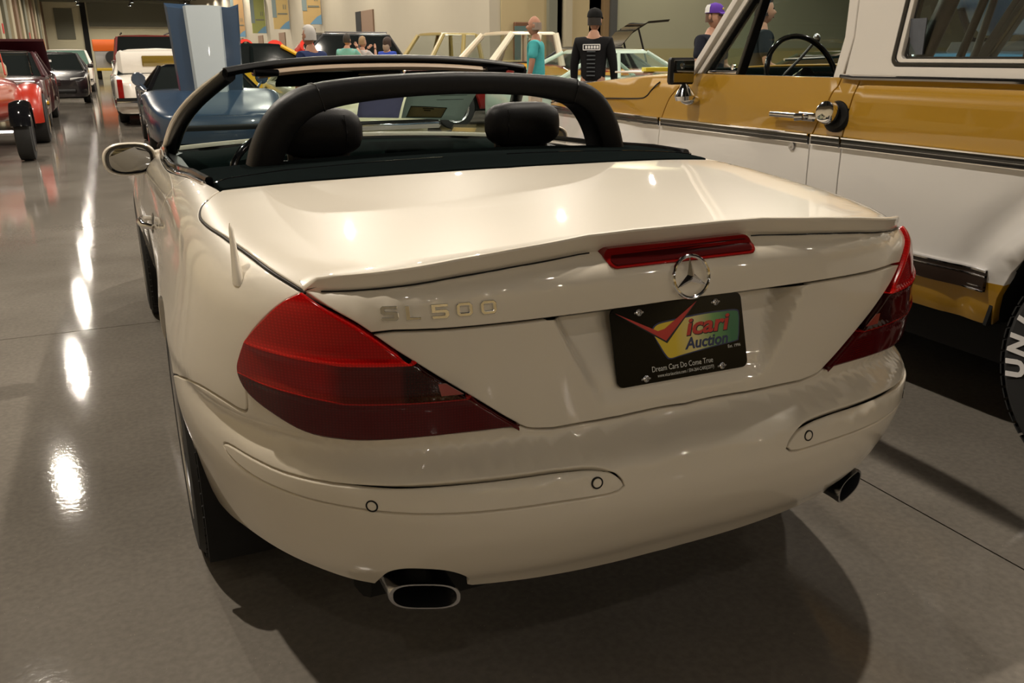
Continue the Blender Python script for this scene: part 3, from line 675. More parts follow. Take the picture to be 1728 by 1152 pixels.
for s in (1, -1):
    wheel(hero, (s * .779, 1.10, .33), s); wheel(hero, (s * .785, 3.66, .33), s)
# --- mirrors
for s in (1, -1):
    mc = np.array([s * .916, 2.56, .912]); hs = MB(); rg = []
    def el(k, yy, wx=.100, hz=.064): return [(mc[0] + k * wx * (abs(math.cos(t)) ** .75) * (1 if math.cos(t) > 0 else -1) - s * .002, mc[1] + yy - .25 * s * k * wx * math.cos(t) * .6, mc[2] + k * hz * (abs(math.sin(t)) ** .8) * (1 if math.sin(t) > 0 else -1)) for t in np.linspace(0, 2 * PI, 33)[:-1]]
    hs.loft([el(.35, .13), el(.72, .11), el(.93, .06), el(1.0, .01), el(.99, -.010), el(.94, -.018), el(.86, -.012), el(.85, .004)], True, True)
    h_ = hs.build('mirror_housing', M['ivory'], hero, True, 1.2)
    MB().loft([el(.87, -.012), el(.85, -.018), el(.74, -.015), el(.73, .0)], True, True).build('mirror_bezel', M['black_gloss'], h_, True, .8)
    MB().loft([el(.75, -.010), el(.75, -.0155)], True, True).build('mirror_pane', M['mirror'], h_, False)
    MB().tube([(s * .79, 2.66, .895), (s * .82, 2.63, .90), (s * .855, 2.60, .905)], [.045, .036, .03], 14, sx=.6).build('mirror_stalk', M['ivory'], h_)
# --- windscreen frame and glass
def wsP(x, t):  # t 0 base .. 1 header ; x -1..1
    a = abs(x); bx_, by_, bz_ = .765 * x, 2.93 - .20 * a ** 2.4, .935 - .035 * a ** 2
    tx_, ty_, tz_ = .575 * x, 2.15 - .05 * a ** 3, 1.272 - .040 * a ** 2.5
    b_ = .03 * math.sin(PI * t)
    return (bx_ + (tx_ - bx_) * t + (1 if x > 0 else -1) * a * a * .035 * math.sin(PI * t), by_ + (ty_ - by_) * t + b_, bz_ + (tz_ - bz_) * t + b_ * .5)
g = MB(); g.loft([[wsP(x, t) for x in np.linspace(-1, 1, 25)] for t in np.linspace(0, 1, 13)], False, False)
ws_ = g.build('windscreen', M['glass'], hero)
apath = [wsP(-1, t) for t in np.linspace(-.12, 1, 10)] + [wsP(x, 1.0) for x in (-.97, -.9)]
hdr = [wsP(x, 1.0) for x in np.linspace(-1, 1, 25)]
fr_ = MB()
for s in (-1, 1): fr_.tube([np.array(wsP(s, t)) + [-s * .012, .0, .0] for t in np.linspace(-.15, 1.0, 14)], .026, 10)
fr_.tube([np.array(p) + [0, .0, .008] for p in hdr], .016, 10, sx=1.6)
fr_.build('windscreen_frame', M['black_plastic'], hero)
for s in (-1, 1):
    MB().tube([np.array(wsP(s, t)) + [s * .014, .016, .005] for t in np.linspace(-.15, 1.0, 14)], [.013] * 8 + [.012, .012, .011, .010, .008, .005], 10).build('pillar_cover', M['ivory'], hero)
hl = MB(); hl.loft([[(wsP(x, 1)[0], wsP(x, 1)[1] - d_y, wsP(x, 1)[2] - d_z) for x in np.linspace(-.80, .80, 17)] for d_y, d_z in ((.012, .004), (.045, .012), (.052, .020), (.045, .030), (.0, .034))], False, False)
ho = hl.build('header_trim', M['beige_trim'], hero); ho.modifiers.new('s', 'SOLIDIFY').thickness = .006
for s in (-1, 1):
    vs_ = MB(); vs_.loft([[(s * (.09 + .30 * k / 8), wsP(.3 + .3 * k / 8, 1)[1] - .035 + d * .09, wsP(.3, 1)[2] - .040 - d * .040 + h_) for k in range(9)] for d, h_ in ((0, .006), (1, .006), (1, -.006), (0, -.006))], False, False)
    vs_.build('sun_visor', M['dash'], hero)
for s in (-1, 1):
    MB().box((s * .44 - .045, 2.055, 1.225), (s * .44 + .045, 2.11, 1.248), .006).tube([(s * .40, 2.05, 1.235), (s * .48, 2.04, 1.24)], .006, 8).build('roof_latch', M['black_gloss'], hero)
MB().box((-.11, 2.20, 1.195), (.11, 2.235, 1.245), .015).tube([(0, 2.22, 1.24), (0, 2.18, 1.265)], .012, 8).build('inner_mirror', M['black_gloss'], hero)
def wsn(px, pz, dy=0):  # point on the glass from x, z
    a = px / .68; t = bis(lambda t: wsP(a, t)[2] > pz, 0, 1); p = wsP(px / (.765 - .19 * t), t); return (px, p[1] - .006 - dy, pz)
def sheet(name, c4, material, label, cat='paper', group=None, dy=0):
    b_ = MB(); n_ = 5; q = [np.array(c) for c in c4]
    def at_(u, v): x, z = (q[0] * (1 - u) * (1 - v) + q[1] * u * (1 - v) + q[2] * u * v + q[3] * (1 - u) * v); return wsn(x, z, dy)
    top = [[at_(u / n_, v / n_) for u in range(n_ + 1)] for v in range(n_ + 1)]
    b_.loft(top, False, False); o = b_.build(name, material, None)
    md = o.modifiers.new('s', 'SOLIDIFY'); md.thickness = .0008; tag(o, label, cat, group); return o
sheet('windscreen_sheet', [(.015, 1.135), (.205, 1.14), (.245, 1.020), (.050, 1.028)], M['paper_lilac'], 'lilac printed sheet behind the windscreen of the ivory convertible, left of the green one', dy=.002)
sh = sheet('windscreen_sheet', [(.215, 1.14), (.500, 1.145), (.530, 1.003), (.258, 1.019)], M['paper_green'], 'pale green printed sheet behind the windscreen of the ivory convertible')
cd = sheet('title_card', [(.268, 1.077), (.428, 1.066), (.432, 1.018), (.276, 1.024)], M['paper_cream'], 'cream card with a dark border on the green windscreen sheet', 'card', dy=.004)
for (x0, z0, x1, z1, th) in ((.268, 1.077, .428, 1.066, .0035), (.276, 1.024, .432, 1.018, .0035), (.268, 1.077, .276, 1.024, .0035), (.428, 1.066, .432, 1.018, .0035), (.325, 1.066, .375, 1.063, .006), (.335, 1.057, .365, 1.055, .006)):
    MB().tube([wsn(x0, z0, .006), wsn((x0 + x1) / 2, (z0 + z1) / 2, .006), wsn(x1, z1, .006)], th / 2, 4).build('printed_line', M['ink'], cd, False)
for z0 in (1.125, 1.105): MB().tube([wsn(.36, z0, .003), wsn(.47, z0 + .002, .003)], .0012, 4).build('printed_line', M['ink'], sh, False)
sheet('dash_card', [(.515, .968), (.612, .964), (.617, .943), (.517, .947)], M['paper_cream'], 'small blank cream slip at the foot of the windscreen', 'card')
# --- cockpit: cover, roll bar, seats, dash, wheel
cvh = join(qs([fz(0, .97), fz(.2, .98), fz(.4, 1.008), fz(.55, 1.04), fz(.66, 1.057), fz(.732, 1.067)], 2), qs([fz(.738, 1.1), fz(.742, 1.2), fz(.752, 1.33), fz(.765, 1.45)], 2), qs([fz(.72, 1.49), fz(.5, 1.43), fz(.3, 1.40), fz(0, 1.385)], 2))
cover = panel('hood_cover', join(cvh, mir(cvh)), SB(), M['softtop'], hero, step=.04, depth=.04, off=.004)
for s in (-1, 1):
    MB().tube([np.array(fz(s * x, y)) + [0, 0, .0045] for x, y in ((.74, 1.16), (.70, 1.20), (.55, 1.22), (.3, 1.20), (.1, 1.19))], .0022, 6).build('cover_seam', M['black_gloss'], cover)
rb = [(.585, 1.43, .93), (.572, 1.425, .99), (.553, 1.42, 1.045), (.522, 1.415, 1.10), (.475, 1.405, 1.148), (.41, 1.40, 1.178), (.30, 1.395, 1.196), (.15, 1.39, 1.207), (0, 1.388, 1.211)]
rb = catmull(rb, 3); rbf = [np.array(p) for p in rb] + [np.array(p) * [-1, 1, 1] for p in rb[::-1][1:]]
rbm = MB(); rg = []
for i, p in enumerate(rbf):
    t = rbf[min(i + 1, len(rbf) - 1)] - rbf[max(i - 1, 0)]; t[1] = 0; t /= np.linalg.norm(t); n_ = np.cross(t, [0, 1, 0]); n_ = n_ if (n_[2] > 0 or (abs(n_[2]) < .2 and n_[0] * p[0] > 0)) else -n_
    if abs(p[0]) > .5 and n_[0] * p[0] < 0: n_ = -n_
    wd = .060 + .02 * min(1, abs(p[0]) / .5) ** 3
    sec = [(.025, -.058), (.031, -.052), (.034, 0), (.031, .060), (.022, .070), (-.022, .070), (-.03, .06), (-.030, -.03), (-.030, -.060), (-.026, -.065), (.018, -.065)]
    rg.append([p + n_ * a * (wd / .06) + np.array([0, b, 0]) for a, b in sec])
rbm.loft(rg, True, True); rbo = rbm.build('roll_bar', M['leather'], hero, True, .9)
for s in (1, -1):
    i_ = 15; p = rbf[i_] * [s, 1, 1]; sec = rg[i_]; 
    MB().tube([np.array(q_) * [s, 1, 1] + (np.array(q_) - rbf[i_]) * [s, 1, 1] * .02 for q_ in sec], .0022, 5, loop=True).build('stitch_seam', M['black_plastic'], rbo)
def headrest(cx, s):
    cy, cz = 1.62, 1.062; hw, hh = .143, .076
    g = MB(); rg = []
    for u in np.linspace(-1, 1, 21):
        k = (1 - abs(u) ** 3.2) ** .5 if abs(u) < 1 else 0; k = max(k, .03)
        rg.append([(cx + u * hw, cy + .058 * k * (abs(math.cos(t)) ** .8) * (1 if math.cos(t) > 0 else -1), cz + hh * (.22 + .78 * k) * (abs(math.sin(t)) ** .9) * (1 if math.sin(t) > 0 else -1) + (0.005 * math.cos(t))) for t in np.linspace(0, 2 * PI, 25)[:-1]])
    g.loft(rg, True, True); return g
for s, cx in ((-1, -.365), (1, .350)):
    hd = headrest(cx, s)
    st = MB()
    def ringy(z, hx, y0, y1, r=.5): return [(cx + hx * (abs(math.cos(t)) ** .7) * (1 if math.cos(t) > 0 else -1), (y0 + y1) / 2 + (y1 - y0) / 2 * (abs(math.sin(t)) ** .7) * (1 if math.sin(t) > 0 else -1), z) for t in np.linspace(0, 2 * PI, 25)[:-1]]
    st.loft([ringy(.40, .25, 1.72, 1.98), ringy(.55, .26, 1.69, 1.90), ringy(.75, .265, 1.64, 1.80), ringy(.88, .245, 1.60, 1.73), ringy(.94, .20, 1.585, 1.70), ringy(.975, .13, 1.59, 1.67), ringy(.98, .06, 1.60, 1.65)])
    so_ = st.build('seat_back', M['leather'], hero)
    ho_ = hd.build('headrest', M['leather'], so_)
    MB().tube([(cx - .075, 1.63, .96), (cx - .075, 1.625, 1.03)], .006, 8).build('headrest_post', M['chrome'], so_)
    MB().tube([(cx + .075, 1.63, .96), (cx + .075, 1.625, 1.03)], .006, 8).build('headrest_post', M['chrome'], so_)
    MB().box((cx - .10, 1.615, .95), (cx + .10, 1.655, 1.02), .012).build('headrest_yoke', M['black_plastic'], so_)
    MB().tube([(cx - .075 * s, 1.575, 1.115), (cx - .078 * s, 1.562, 1.06), (cx - .075 * s, 1.575, 1.01)], .0016, 5).build('stitch_seam', M['black_plastic'], ho_)
    cu = MB(); cu.loft([[(cx + a * .26, y, .42 + h) for a, h in ((-1, -.10), (-1, .06), (-.8, .08), (-.5, .05), (0, .045), (.5, .05), (.8, .08), (1, .06), (1, -.10))] for y in (1.75, 1.95, 2.2, 2.3)], True, True); cu.build('seat_cushion', M['leather'], hero)
MB().box((-.14, 1.45, .35), (.14, 2.55, .62), .04).box((-.72, 1.33, .30), (.72, 1.55, .90), .02).build('centre_console', M['black_plastic'], hero)
MB().box((-.80, 1.3, .27), (.80, 3.0, .33)).build('cabin_floor', M['shell'], hero, False)
for s in (-1, 1):
    dp = MB(); dp.loft([[(s * x, y, z) for x, z in ((.70, .35), (.70, .80), (.72, .90), (.775, .925), (.80, .90), (.80, .35))] for y in (1.35, 1.8, 2.4, 2.85)], True, True); d0 = dp.build('door_trim', M['leather'], hero, True, .6)
    MB().lathe([(.028, 0), (.030, .006), (.023, .006), (.001, .002)], (s * .715, 2.68, .89), (-s * .6, -.6, .6), 20).build('tweeter', M['satin'], d0)
    MB().tube([(s * .68, 2.0, .68), (s * .66, 2.1, .72), (s * .67, 2.3, .74), (s * .70, 2.4, .74)], .013, 8).build('grab_handle', M['black_gloss'], d0)
da = MB(); rg = []
for x in np.linspace(-.76, .76, 25):
    hb = .035 * math.exp(-((x + .38) / .17) ** 2); rg.append([(x, 2.50 - hb * .8, .55), (x, 2.50 - hb, .80), (x, 2.53 - hb, .87 + hb), (x, 2.60, .895 + hb), (x, 2.72, .915 + hb * .4), (x, 2.93 - .2 * abs(x / .76) ** 2.4, .925 - .03 * (x / .76) ** 2), (x, 2.95, .55)])
da.loft(rg, True, True); dsh = da.build('dashboard', M['dash'], hero, True, .9)
for vx in (-.10, .10):
    MB().lathe([(.040, -.02), (.043, .006), (.037, .008), (.035, 0), (.001, 0)], (vx, 2.495, .835), (0, -1, .35), 24).build('air_vent', M['satin'], dsh)
    MB().box((vx - .03, 2.484, .833), (vx + .03, 2.49, .838)).build('vent_slat', M['black_plastic'], dsh)
sw = MB(); sc = Vector((-.385, 2.27, .83)); sa = Vector((1, 0, 0)); sb_ = Vector((0, .42, .9)).normalized()
sw.tube([sc + (sa * math.cos(t) + sb_ * math.sin(t)) * .185 for t in np.linspace(0, 2 * PI, 41)[:-1]], .0145, 10, loop=True)
for t in (PI, 0, -PI / 2): sw.tube([sc, sc + (sa * math.cos(t) + sb_ * math.sin(t)) * .18], .016, 8)
sw.tube([sc + Vector((0, -.02, .02)), sc + Vector((0, .25, -.12))], [.06, .04], 14)
sw.build('steering_wheel', M['black_gloss'], hero)

# ------------------------------------------------------------------ hall
def floor_mat():
    m = mat('polished_concrete', (.12, .105, .09), .22, spec=.22); nt = m.node_tree; b = nt.nodes['Principled BSDF']; L = nt.links.new
    tc = nt.nodes.new('ShaderNodeTexCoord')
    n1 = nt.nodes.new('ShaderNodeTexNoise'); n1.inputs['Scale'].default_value = .9; n1.inputs['Detail'].default_value = 6; n1.inputs['Roughness'].default_value = .6
    n2 = nt.nodes.new('ShaderNodeTexNoise'); n2.inputs['Scale'].default_value = 55; n2.inputs['Detail'].default_value = 5
    n3 = nt.nodes.new('ShaderNodeTexVoronoi'); n3.inputs['Scale'].default_value = 70
    for n in (n1, n2, n3): L(tc.outputs['Object'], n.inputs['Vector'])
    r1 = nt.nodes.new('ShaderNodeValToRGB'); r1.color_ramp.elements[0].position = .3; r1.color_ramp.elements[1].position = .72
    r1.color_ramp.elements[0].color = (.150, .134, .115, 1); r1.color_ramp.elements[1].color = (.24, .217, .188, 1)
    L(n1.outputs['Fac'], r1.inputs[0])
    mx = nt.nodes.new('ShaderNodeMix'); mx.data_type = 'RGBA'; mx.blend_type = 'MULTIPLY'; mx.inputs[0].default_value = .55
    r2 = nt.nodes.new('ShaderNodeValToRGB'); r2.color_ramp.elements[0].position = .35; r2.color_ramp.elements[0].color = (.82, .82, .82, 1); r2.color_ramp.elements[1].position = .65; r2.color_ramp.elements[1].color = (1.12, 1.11, 1.1, 1)
    L(n2.outputs['Fac'], r2.inputs[0]); L(r1.outputs[0], mx.inputs[6]); L(r2.outputs[0], mx.inputs[7])
    r3 = nt.nodes.new('ShaderNodeValToRGB'); r3.color_ramp.elements[0].position = .04; r3.color_ramp.elements[0].color = (1, 1, 1, 1); r3.color_ramp.elements[1].position = .10; r3.color_ramp.elements[1].color = (0, 0, 0, 1)
    L(n3.outputs['Distance'], r3.inputs[0])
    wn = nt.nodes.new('ShaderNodeTexWhiteNoise'); L(n3.outputs['Position'], wn.inputs['Vector']); gt = nt.nodes.new('ShaderNodeMath'); gt.operation = 'GREATER_THAN'; gt.inputs[1].default_value = .9; L(wn.outputs['Value'], gt.inputs[0])
    ml = nt.nodes.new('ShaderNodeMath'); ml.operation = 'MULTIPLY'; L(gt.outputs[0], ml.inputs[0]); L(r3.outputs[0], ml.inputs[1])
    mx2 = nt.nodes.new('ShaderNodeMix'); mx2.data_type = 'RGBA'; mx2.inputs[7].default_value = (.42, .36, .28, 1); L(ml.outputs[0], mx2.inputs[0]); L(mx.outputs[2], mx2.inputs[6]); L(mx2.outputs[2], b.inputs['Base Color'])
    mr = nt.nodes.new('ShaderNodeMapRange'); mr.inputs[3].default_value = .035; mr.inputs[4].default_value = .075; L(n1.outputs['Fac'], mr.inputs[0]); L(mr.outputs[0], b.inputs['Roughness'])
    bp = nt.nodes.new('ShaderNodeBump'); bp.inputs['Strength'].default_value = .06; bp.inputs['Distance'].default_value = .004; L(n2.outputs['Fac'], bp.inputs['Height']); L(bp.outputs[0], b.inputs['Normal'])
    return m
M['floor'] = floor_mat()
M['joint'] = mat('dark_joint', (.015, .012, .010), .8)
# slabs between the saw-cut joints are pieces of the floor
fl = tag(MB().box((-8, -24, -.30), (60, 142, -.006)).build('floor', M['joint'], None, False), kind='structure')
XJ = [-8, -1.0 - 4.1, 1.072, 7.2, 13.4, 60]; YJ = [-24, -9, -2.7, 3.43, 9.56, 15.7, 21.8, 28, 34, 40, 52, 64, 76, 100, 142]
XJ = [-8, -5.06, 1.072, 7.2, 13.4, 60]
for i in range(len(XJ) - 1):
    for j in range(len(YJ) - 1):
        b_ = MB().box((XJ[i] + .003, YJ[j] + .003, -.05), (XJ[i + 1] - .003, YJ[j + 1] - .003, 0.0)); b_.build('floor_slab', M['floor'], fl, False)
M['wall_cream'] = noise_mat(mat('cream_wall', (.38, .345, .27), .85), .6, .05)
M['wall_olive'] = noise_mat(mat('olive_wall', (.27, .265, .18), .85), .5, .05)
M['wall_dado'] = mat('dado_paint', (.27, .24, .115), .8)
M['wall_tan'] = mat('tan_wall', (.36, .29, .16), .85)
M['wall_far'] = noise_mat(mat('far_wall', (.60, .56, .40), .85), .4, .06)
M['col_brown'] = mat('brown_panel', (.20, .13, .085), .8); M['col_pale'] = mat('pale_column', (.34, .30, .21), .8); M['col_grey'] = mat('grey_panel', (.16, .16, .12), .7)
M['ceil'] = mat('ceiling_black', (.010, .010, .010), .9)
def st(name, b, m, par=None, sm=False):
    o = b.build(name, m, par, sm); 
    if par is None: tag(o, kind='structure')
    return o
st('ceiling', MB().box((-8, -24, 8.6), (60, 142, 8.9)), M['ceil'])
ribs = MB()
for k in range(18): ribs.box((-8, -10 + k * 8.6, 8.25), (60, -9.8 + k * 8.6, 8.59))
st('trim_1', ribs, M['col_grey'])
wl = st('wall_left', MB().box((-8.3, -24, 0), (-8, 142, 8.9)), noise_mat(mat('left_wall_paint', (.40, .34, .23), .85), .6, .06))
for k in range(22):
    y = 20 + k * 5.6; b_ = MB().box((-8.0, y, 0), (-7.45, y + 2.4, 8.6), .03); b_.build('wall_column', (M['col_pale'], M['col_brown'], M['col_pale'], M['col_grey'])[k % 4], wl, False)
    if k in (10, 15): MB().box((-7.46, y + 1, 3.0), (-7.40, y + 1.7, 3.7)).build('red_sign', mat('red_sign', (.5, .02, .02), .5), wl, False)
wf = st('wall_far', MB().box((-8.3, 140, 0), (11.6, 140.4, 8.9)), M['wall_far'])
MB().box((-6.2, 139.9, 3.6), (-3.9, 140.0, 7.6)).build('wall_panel', M['col_grey'], wf, False)
MB().box((-2.9, 139.8, 0), (-2.2, 140.0, 8.6)).build('wall_post', M['ceil'], wf, False)
MB().box((-2.0, 139.7, 5.1), (11.3, 140.0, 5.3)).build('wall_ledge', M['col_pale'], wf, False)
MB().box((-2.0, 139.85, 5.3), (11.3, 140.0, 8.4)).build('upper_panel', M['col_grey'], wf, False)
# right wall of the aisle, with two-tone banners and doors
wr = st('wall_right', MB().box((11.3, 28.0, 0), (11.7, 141, 8.9)), M['wall_cream'])
for k in range(1): pass
def rayy(px, x):
    d = [CF[i] + (px - 864) / 1466.36 * CR[i] - (92 - 576) / 1466.36 * CU[i] for i in range(3)]; return -1.21609565 + (x - -0.96053075) / d[0] * d[1]
bt = [(rayy(532, 10.75), (.42, .29, .12), 1.0), (rayy(480, 10.75), (.44, .32, .13), 1.0), (rayy(442, 10.75), (.26, .28, .09), 1.), (rayy(408, 10.75), (.38, .24, .11), 1.)]
M['ban_blue'] = mat('banner_blue', (.12, .24, .36), .7); M['ban_grey'] = mat('banner_grey', (.17, .22, .22), .7)
for i, (y, c_, k_) in enumerate(bt):
    lab = ['tan and blue banner hanging nearest on the cream hall wall', 'second nearest tan and blue banner on the cream hall wall', 'olive green banner on the cream hall wall', 'farthest brown banner on the cream hall wall'][i]
    b0 = root('banner', lab, 'banner', (10.75, y, [3.0, 3.0, 2.95, 2.9][i]), 0, 'banners along the cream hall wall')
    pan = MB().box((-.55, -.10, .05), (.50, .10, 3.6)); mm = mat('banner_cloth', c_, .7)
    pan.build('banner_panel', mm, b0, False, world=False)
    MB().box((-.60, -.13, .8), (-.32, -.10, 3.6)).build('side_stripe', M['ban_grey'], b0, False, world=False)
    MB().prism([(-.2, 0.0), (.5, 0.0), (.5, .55), (.25, .42), (0, .2)], (0, -.115, .06), (1, 0, 0), (0, 0, 1), (0, -.02, 0)).build('wave_stripe', M['ban_blue'], b0, False, world=False)
    MB().box((-.25, -.13, 1.0), (.4, -.10, 1.1)).box((.15, -.13, 1.35), (.2, -.10, 1.65)).box((.28, -.13, 1.35), (.33, -.10, 1.65)).build('banner_print', M['col_grey'], b0, False, world=False)
    dd = MB().box((-.02, -1.2, .0), (.2, 1.2, 2.9)); o = dd.build('door_%d' % (i + 1), M['col_brown'], None, False); o.location = (11.26, y + 3.2, 0); tag(o, kind='structure')
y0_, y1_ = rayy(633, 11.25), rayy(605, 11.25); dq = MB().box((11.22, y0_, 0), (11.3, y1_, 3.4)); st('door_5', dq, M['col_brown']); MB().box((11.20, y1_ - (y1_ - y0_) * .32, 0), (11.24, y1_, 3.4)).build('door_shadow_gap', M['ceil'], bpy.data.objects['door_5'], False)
# back wall to the right of the aisle
wb = st('wall_back', MB().box((11.7, 28.0, 0), (60, 28.4, 8.9)), M['wall_olive'])
MB().box((11.72, 27.9, 0), (13.5, 28.02, 8.6)).build('wall_pier', M['wall_tan'], wb, False)
MB().box((13.5, 27.85, 0), (15.6, 28.02, 8.6)).build('wall_pier', mat('amber_pier', (.30, .22, .10), .85), wb, False)
def rayx(px, y): # x on plane y for an image column near the horizon
    d = [CF[i] + (px - 864) / 1466.36 * CR[i] - (92 - 576) / 1466.36 * CU[i] for i in range(3)]; return -0.96053075 + (y - -1.21609565) / d[1] * d[0]
def pier(name, p0, p1, m, dy, z1=8.6): MB().box((rayx(p0, 28 - dy), 28 - dy, 0), (rayx(p1, 28 - dy), 28.02, z1)).build(name, m, wb, False)
pier('wall_pier', 926, 940, M['col_grey'], .3); pier('folding_door', 940, 954, M['wall_tan'], .15); pier('door_post', 954, 965, M['col_pale'], .45); pier('folding_door', 965, 993, M['wall_tan'], .2)
pier('folding_door', 993, 1018, M['col_grey'], .15); pier('door_post', 1018, 1029, mat('brown_post', (.2, .13, .06), .8), .4); pier('door_post', 1029, 1040, mat('dark_post', (.05, .05, .045), .6), .5)
MB().box((rayx(1040, 27.95), 27.95, 0), (60, 28.02, 1.47)).build('dado', M['wall_dado'], wb, False)
pf = MB().box((rayx(868, 27.7), 27.65, 1.0), (rayx(893, 27.7), 27.8, 2.35), .03); o = pf.build('notice_frame', mat('reddish_frame', (.12, .05, .02), .5), wb, False)
MB().box((rayx(869.5, 27.6), 27.62, 1.1), (rayx(892, 27.6), 27.66, 2.22)).build('notice_sheet', mat('teal_notice', (.07, .12, .11), .5), o, False)
# side of the hall behind and beside the camera
st('wall_near', MB().box((-8.3, -24.4, 0), (60, -24, 8.9)), noise_mat(mat('ochre_wall', (.46, .35, .16), .85), .5, .05))
st('wall_side', MB().box((60, -24.4, 0), (60.4, 28.4, 8.9)), M['wall_olive'])
# high-bay lamps
M['lamp_body'] = mat('lamp_housing', (.10, .10, .10), .5); M['lamp_glow'] = mat('lamp_glow', (1, 1, 1), .5, emit=(1.0, .92, .85), estr=60)
lampme = None
for (lx, k_) in LAMP_ROWS:
    for ly in LAMP_Y:
        if lx > 12 and ly > 27: continue
        r_ = root('high_bay_lamp', 'black high-bay hall lamp hanging from the dark ceiling', 'lamp', (lx, ly, LAMP_Z), 0, 'high-bay lamps in rows under the ceiling')
        if lampme is None:
            a = MB().lathe([(.05, .75), (.06, .35), (.14, .25), (.26, .02), (.28, 0), (.25, .0), (.12, .22), (.01, .24)], (0, 0, 0), (0, 0, 1), 20).tube([(0, 0, .7), (0, 0, 1.0)], .012, 6)
            o1 = a.build('reflector_housing', M['lamp_body'], r_, world=False); o2 = MB().lathe([(.001, .0), (.12, .0), (.11, .03), (.001, .05)], (0, 0, .015), (0, 0, 1), 16).build('lamp_disc', M['lamp_glow'], r_, world=False)
            lampme = (o1, o2)
        else:
            for q_ in lampme:
                c2 = q_.copy(); COL.objects.link(c2); c2.parent = r_
        ld = bpy.data.lights.new('lamp_light', 'SPOT'); ld.energy = LAMP_W * k_ * LAMP_DIM.get(ly, 1.0); ld.color = LAMP_C; ld.shadow_soft_size = .09; ld.spot_size = math.radians(165); ld.spot_blend = .3
        lo = bpy.data.objects.new('lamp_light', ld); COL.objects.link(lo); lo.parent = r_; lo.location = (0, 0, -.03)

# ------------------------------------------------------------------ two-tone truck on the right
M['mustard'] = mat('mustard_paint', (.42, .225, .012), .35, coat=1.0, coat_rough=.03)
M['truck_white'] = mat('white_paint', (.72, .70, .68), .3, coat=1.0, coat_rough=.03)
M['hardtop'] = mat('white_hardtop', (.74, .70, .65), .35, coat=.6)
M['black_trim'] = mat('black_trim', (.01, .01, .01), .25, coat=.5)
M['brown_trim'] = mat('brown_trim', (.022, .012, .008), .35)
truck = root('pickup_truck', 'mustard and white vintage hardtop truck with chrome trim, right beside the ivory convertible', 'truck', (2.57, 1.6, 0))
TXC = 2.57
TPX = pch([.38, .42, .5, .62, .8, .97, 1.05, 1.10, 1.145, 1.158, 1.17, 1.205, 1.22], [.075, .05, .02, .0, -.006, .0, .0, .004, .008, .014, .026, .034, .06])
def tside(y, z):
    y = np.asarray(y, float); z = np.asarray(z, float); x = 1.58 + TPX(z)
    for yc in (.20, 3.12):
        r = np.hypot(y - yc, z - .38); x = x - .028 * np.exp(-((r - .485) / .045) ** 2) * ss(.60, .72, z) + .012 * np.exp(-((r - .60) / .05) ** 2)
    x = x + .05 * np.clip((y - 3.4) / .6, 0, 1) ** 2
    return x
def TS(s):
    def f(q):
        y, z = q[:, 0], q[:, 1]; e = 1e-3
        def pp(a, b): x = tside(a, b); return np.stack([x if s < 0 else 2 * TXC - x, a, b], 1)
        P = pp(y, z); dy = pp(y + e, z) - pp(y - e, z); dz = pp(y, z + e) - pp(y, z - e); N = np.cross(dy, dz); N /= np.linalg.norm(N, axis=1)[:, None]
        N = np.where((N[:, :1] * s) < 0, -N, N); return P, N
    return f
def spl(p, n=4): return [tuple(a) for a in catmull(p, n)]
def arcp(yc, a0, a1, r=.455, n=14): return [(yc + r * math.cos(math.radians(a)), .38 + r * math.sin(math.radians(a))) for a in np.linspace(a0, a1, n)]
dF = spl([(2.40, 1.205), (2.448, 1.158), (2.53, 1.10), (2.566, 1.055), (2.612, .966), (2.622, .848), (2.62, .60), (2.58, .42)])
dR = spl([(1.438, 1.205), (1.452, 1.155), (1.475, 1.10), (1.518, 1.012), (1.538, .953), (1.533, .80), (1.53, .6), (1.51, .42)])
cR = [(1.345, 1.205), (1.345, 1.14), (1.357, 1.078), (1.370, .99), (1.363, .776), (1.36, .6), (1.36, .42)]
wingT = spl([(2.40, 1.205), (2.60, 1.19), (2.94, 1.172), (3.43, 1.135), (3.75, 1.09), (3.92, 1.02)])
P_wing = wingT + spl([(3.92, 1.02), (3.97, .9), (3.96, .7), (3.90, .6), (3.80, .55)])[1:] + arcp(3.12, 22, 178)[0:] + [(2.64, .42), (2.58, .42)] + dF[::-1][1:]
P_door = dF + [(2.2, .42), (1.9, .42)] + dR[::-1]
P_cab = dR + [(1.36, .42)] + cR[::-1][1:]
P_bed = cR[:] + [(.70, .42)] + arcp(.20, 6, 178) + [(-.45, .40), (-.80, .48), (-.92, .60), (-.95, 1.205)]
def tz(c): return 0 if (c[2] > .967 or c[2] < .578) else 1
for s in (-1, 1):
    for nm, pl in (('front_wing', P_wing), ('door', P_door), ('cab_panel', P_cab), ('rear_side_panel', P_bed)):
        pn = panel(nm, pl, TS(s), [M['mustard'], M['truck_white']], truck, step=.045, gap=.005, mats_fn=tz, depth=.03)
        if s < 0 and nm == 'door':
            hb = MB(); hb.box((1.540, 1.53, 1.043), (1.562, 1.76, 1.062), .008).box((1.550, 1.50, 1.036), (1.585, 1.60, 1.068), .010).tube([(1.548, 1.56, 1.052), (1.53, 1.585, 1.05)], .016, 10).box((1.57, 1.735, 1.04), (1.585, 1.765, 1.06), .005)
            hb.build('door_handle', M['chrome'], pn); MB().lathe([(.017, 0), (.016, .004), (.006, .005), (.001, .003)], (1.575, 1.636, .93), (-1, 0, 0), 16).build('door_lock', M['satin'], pn)
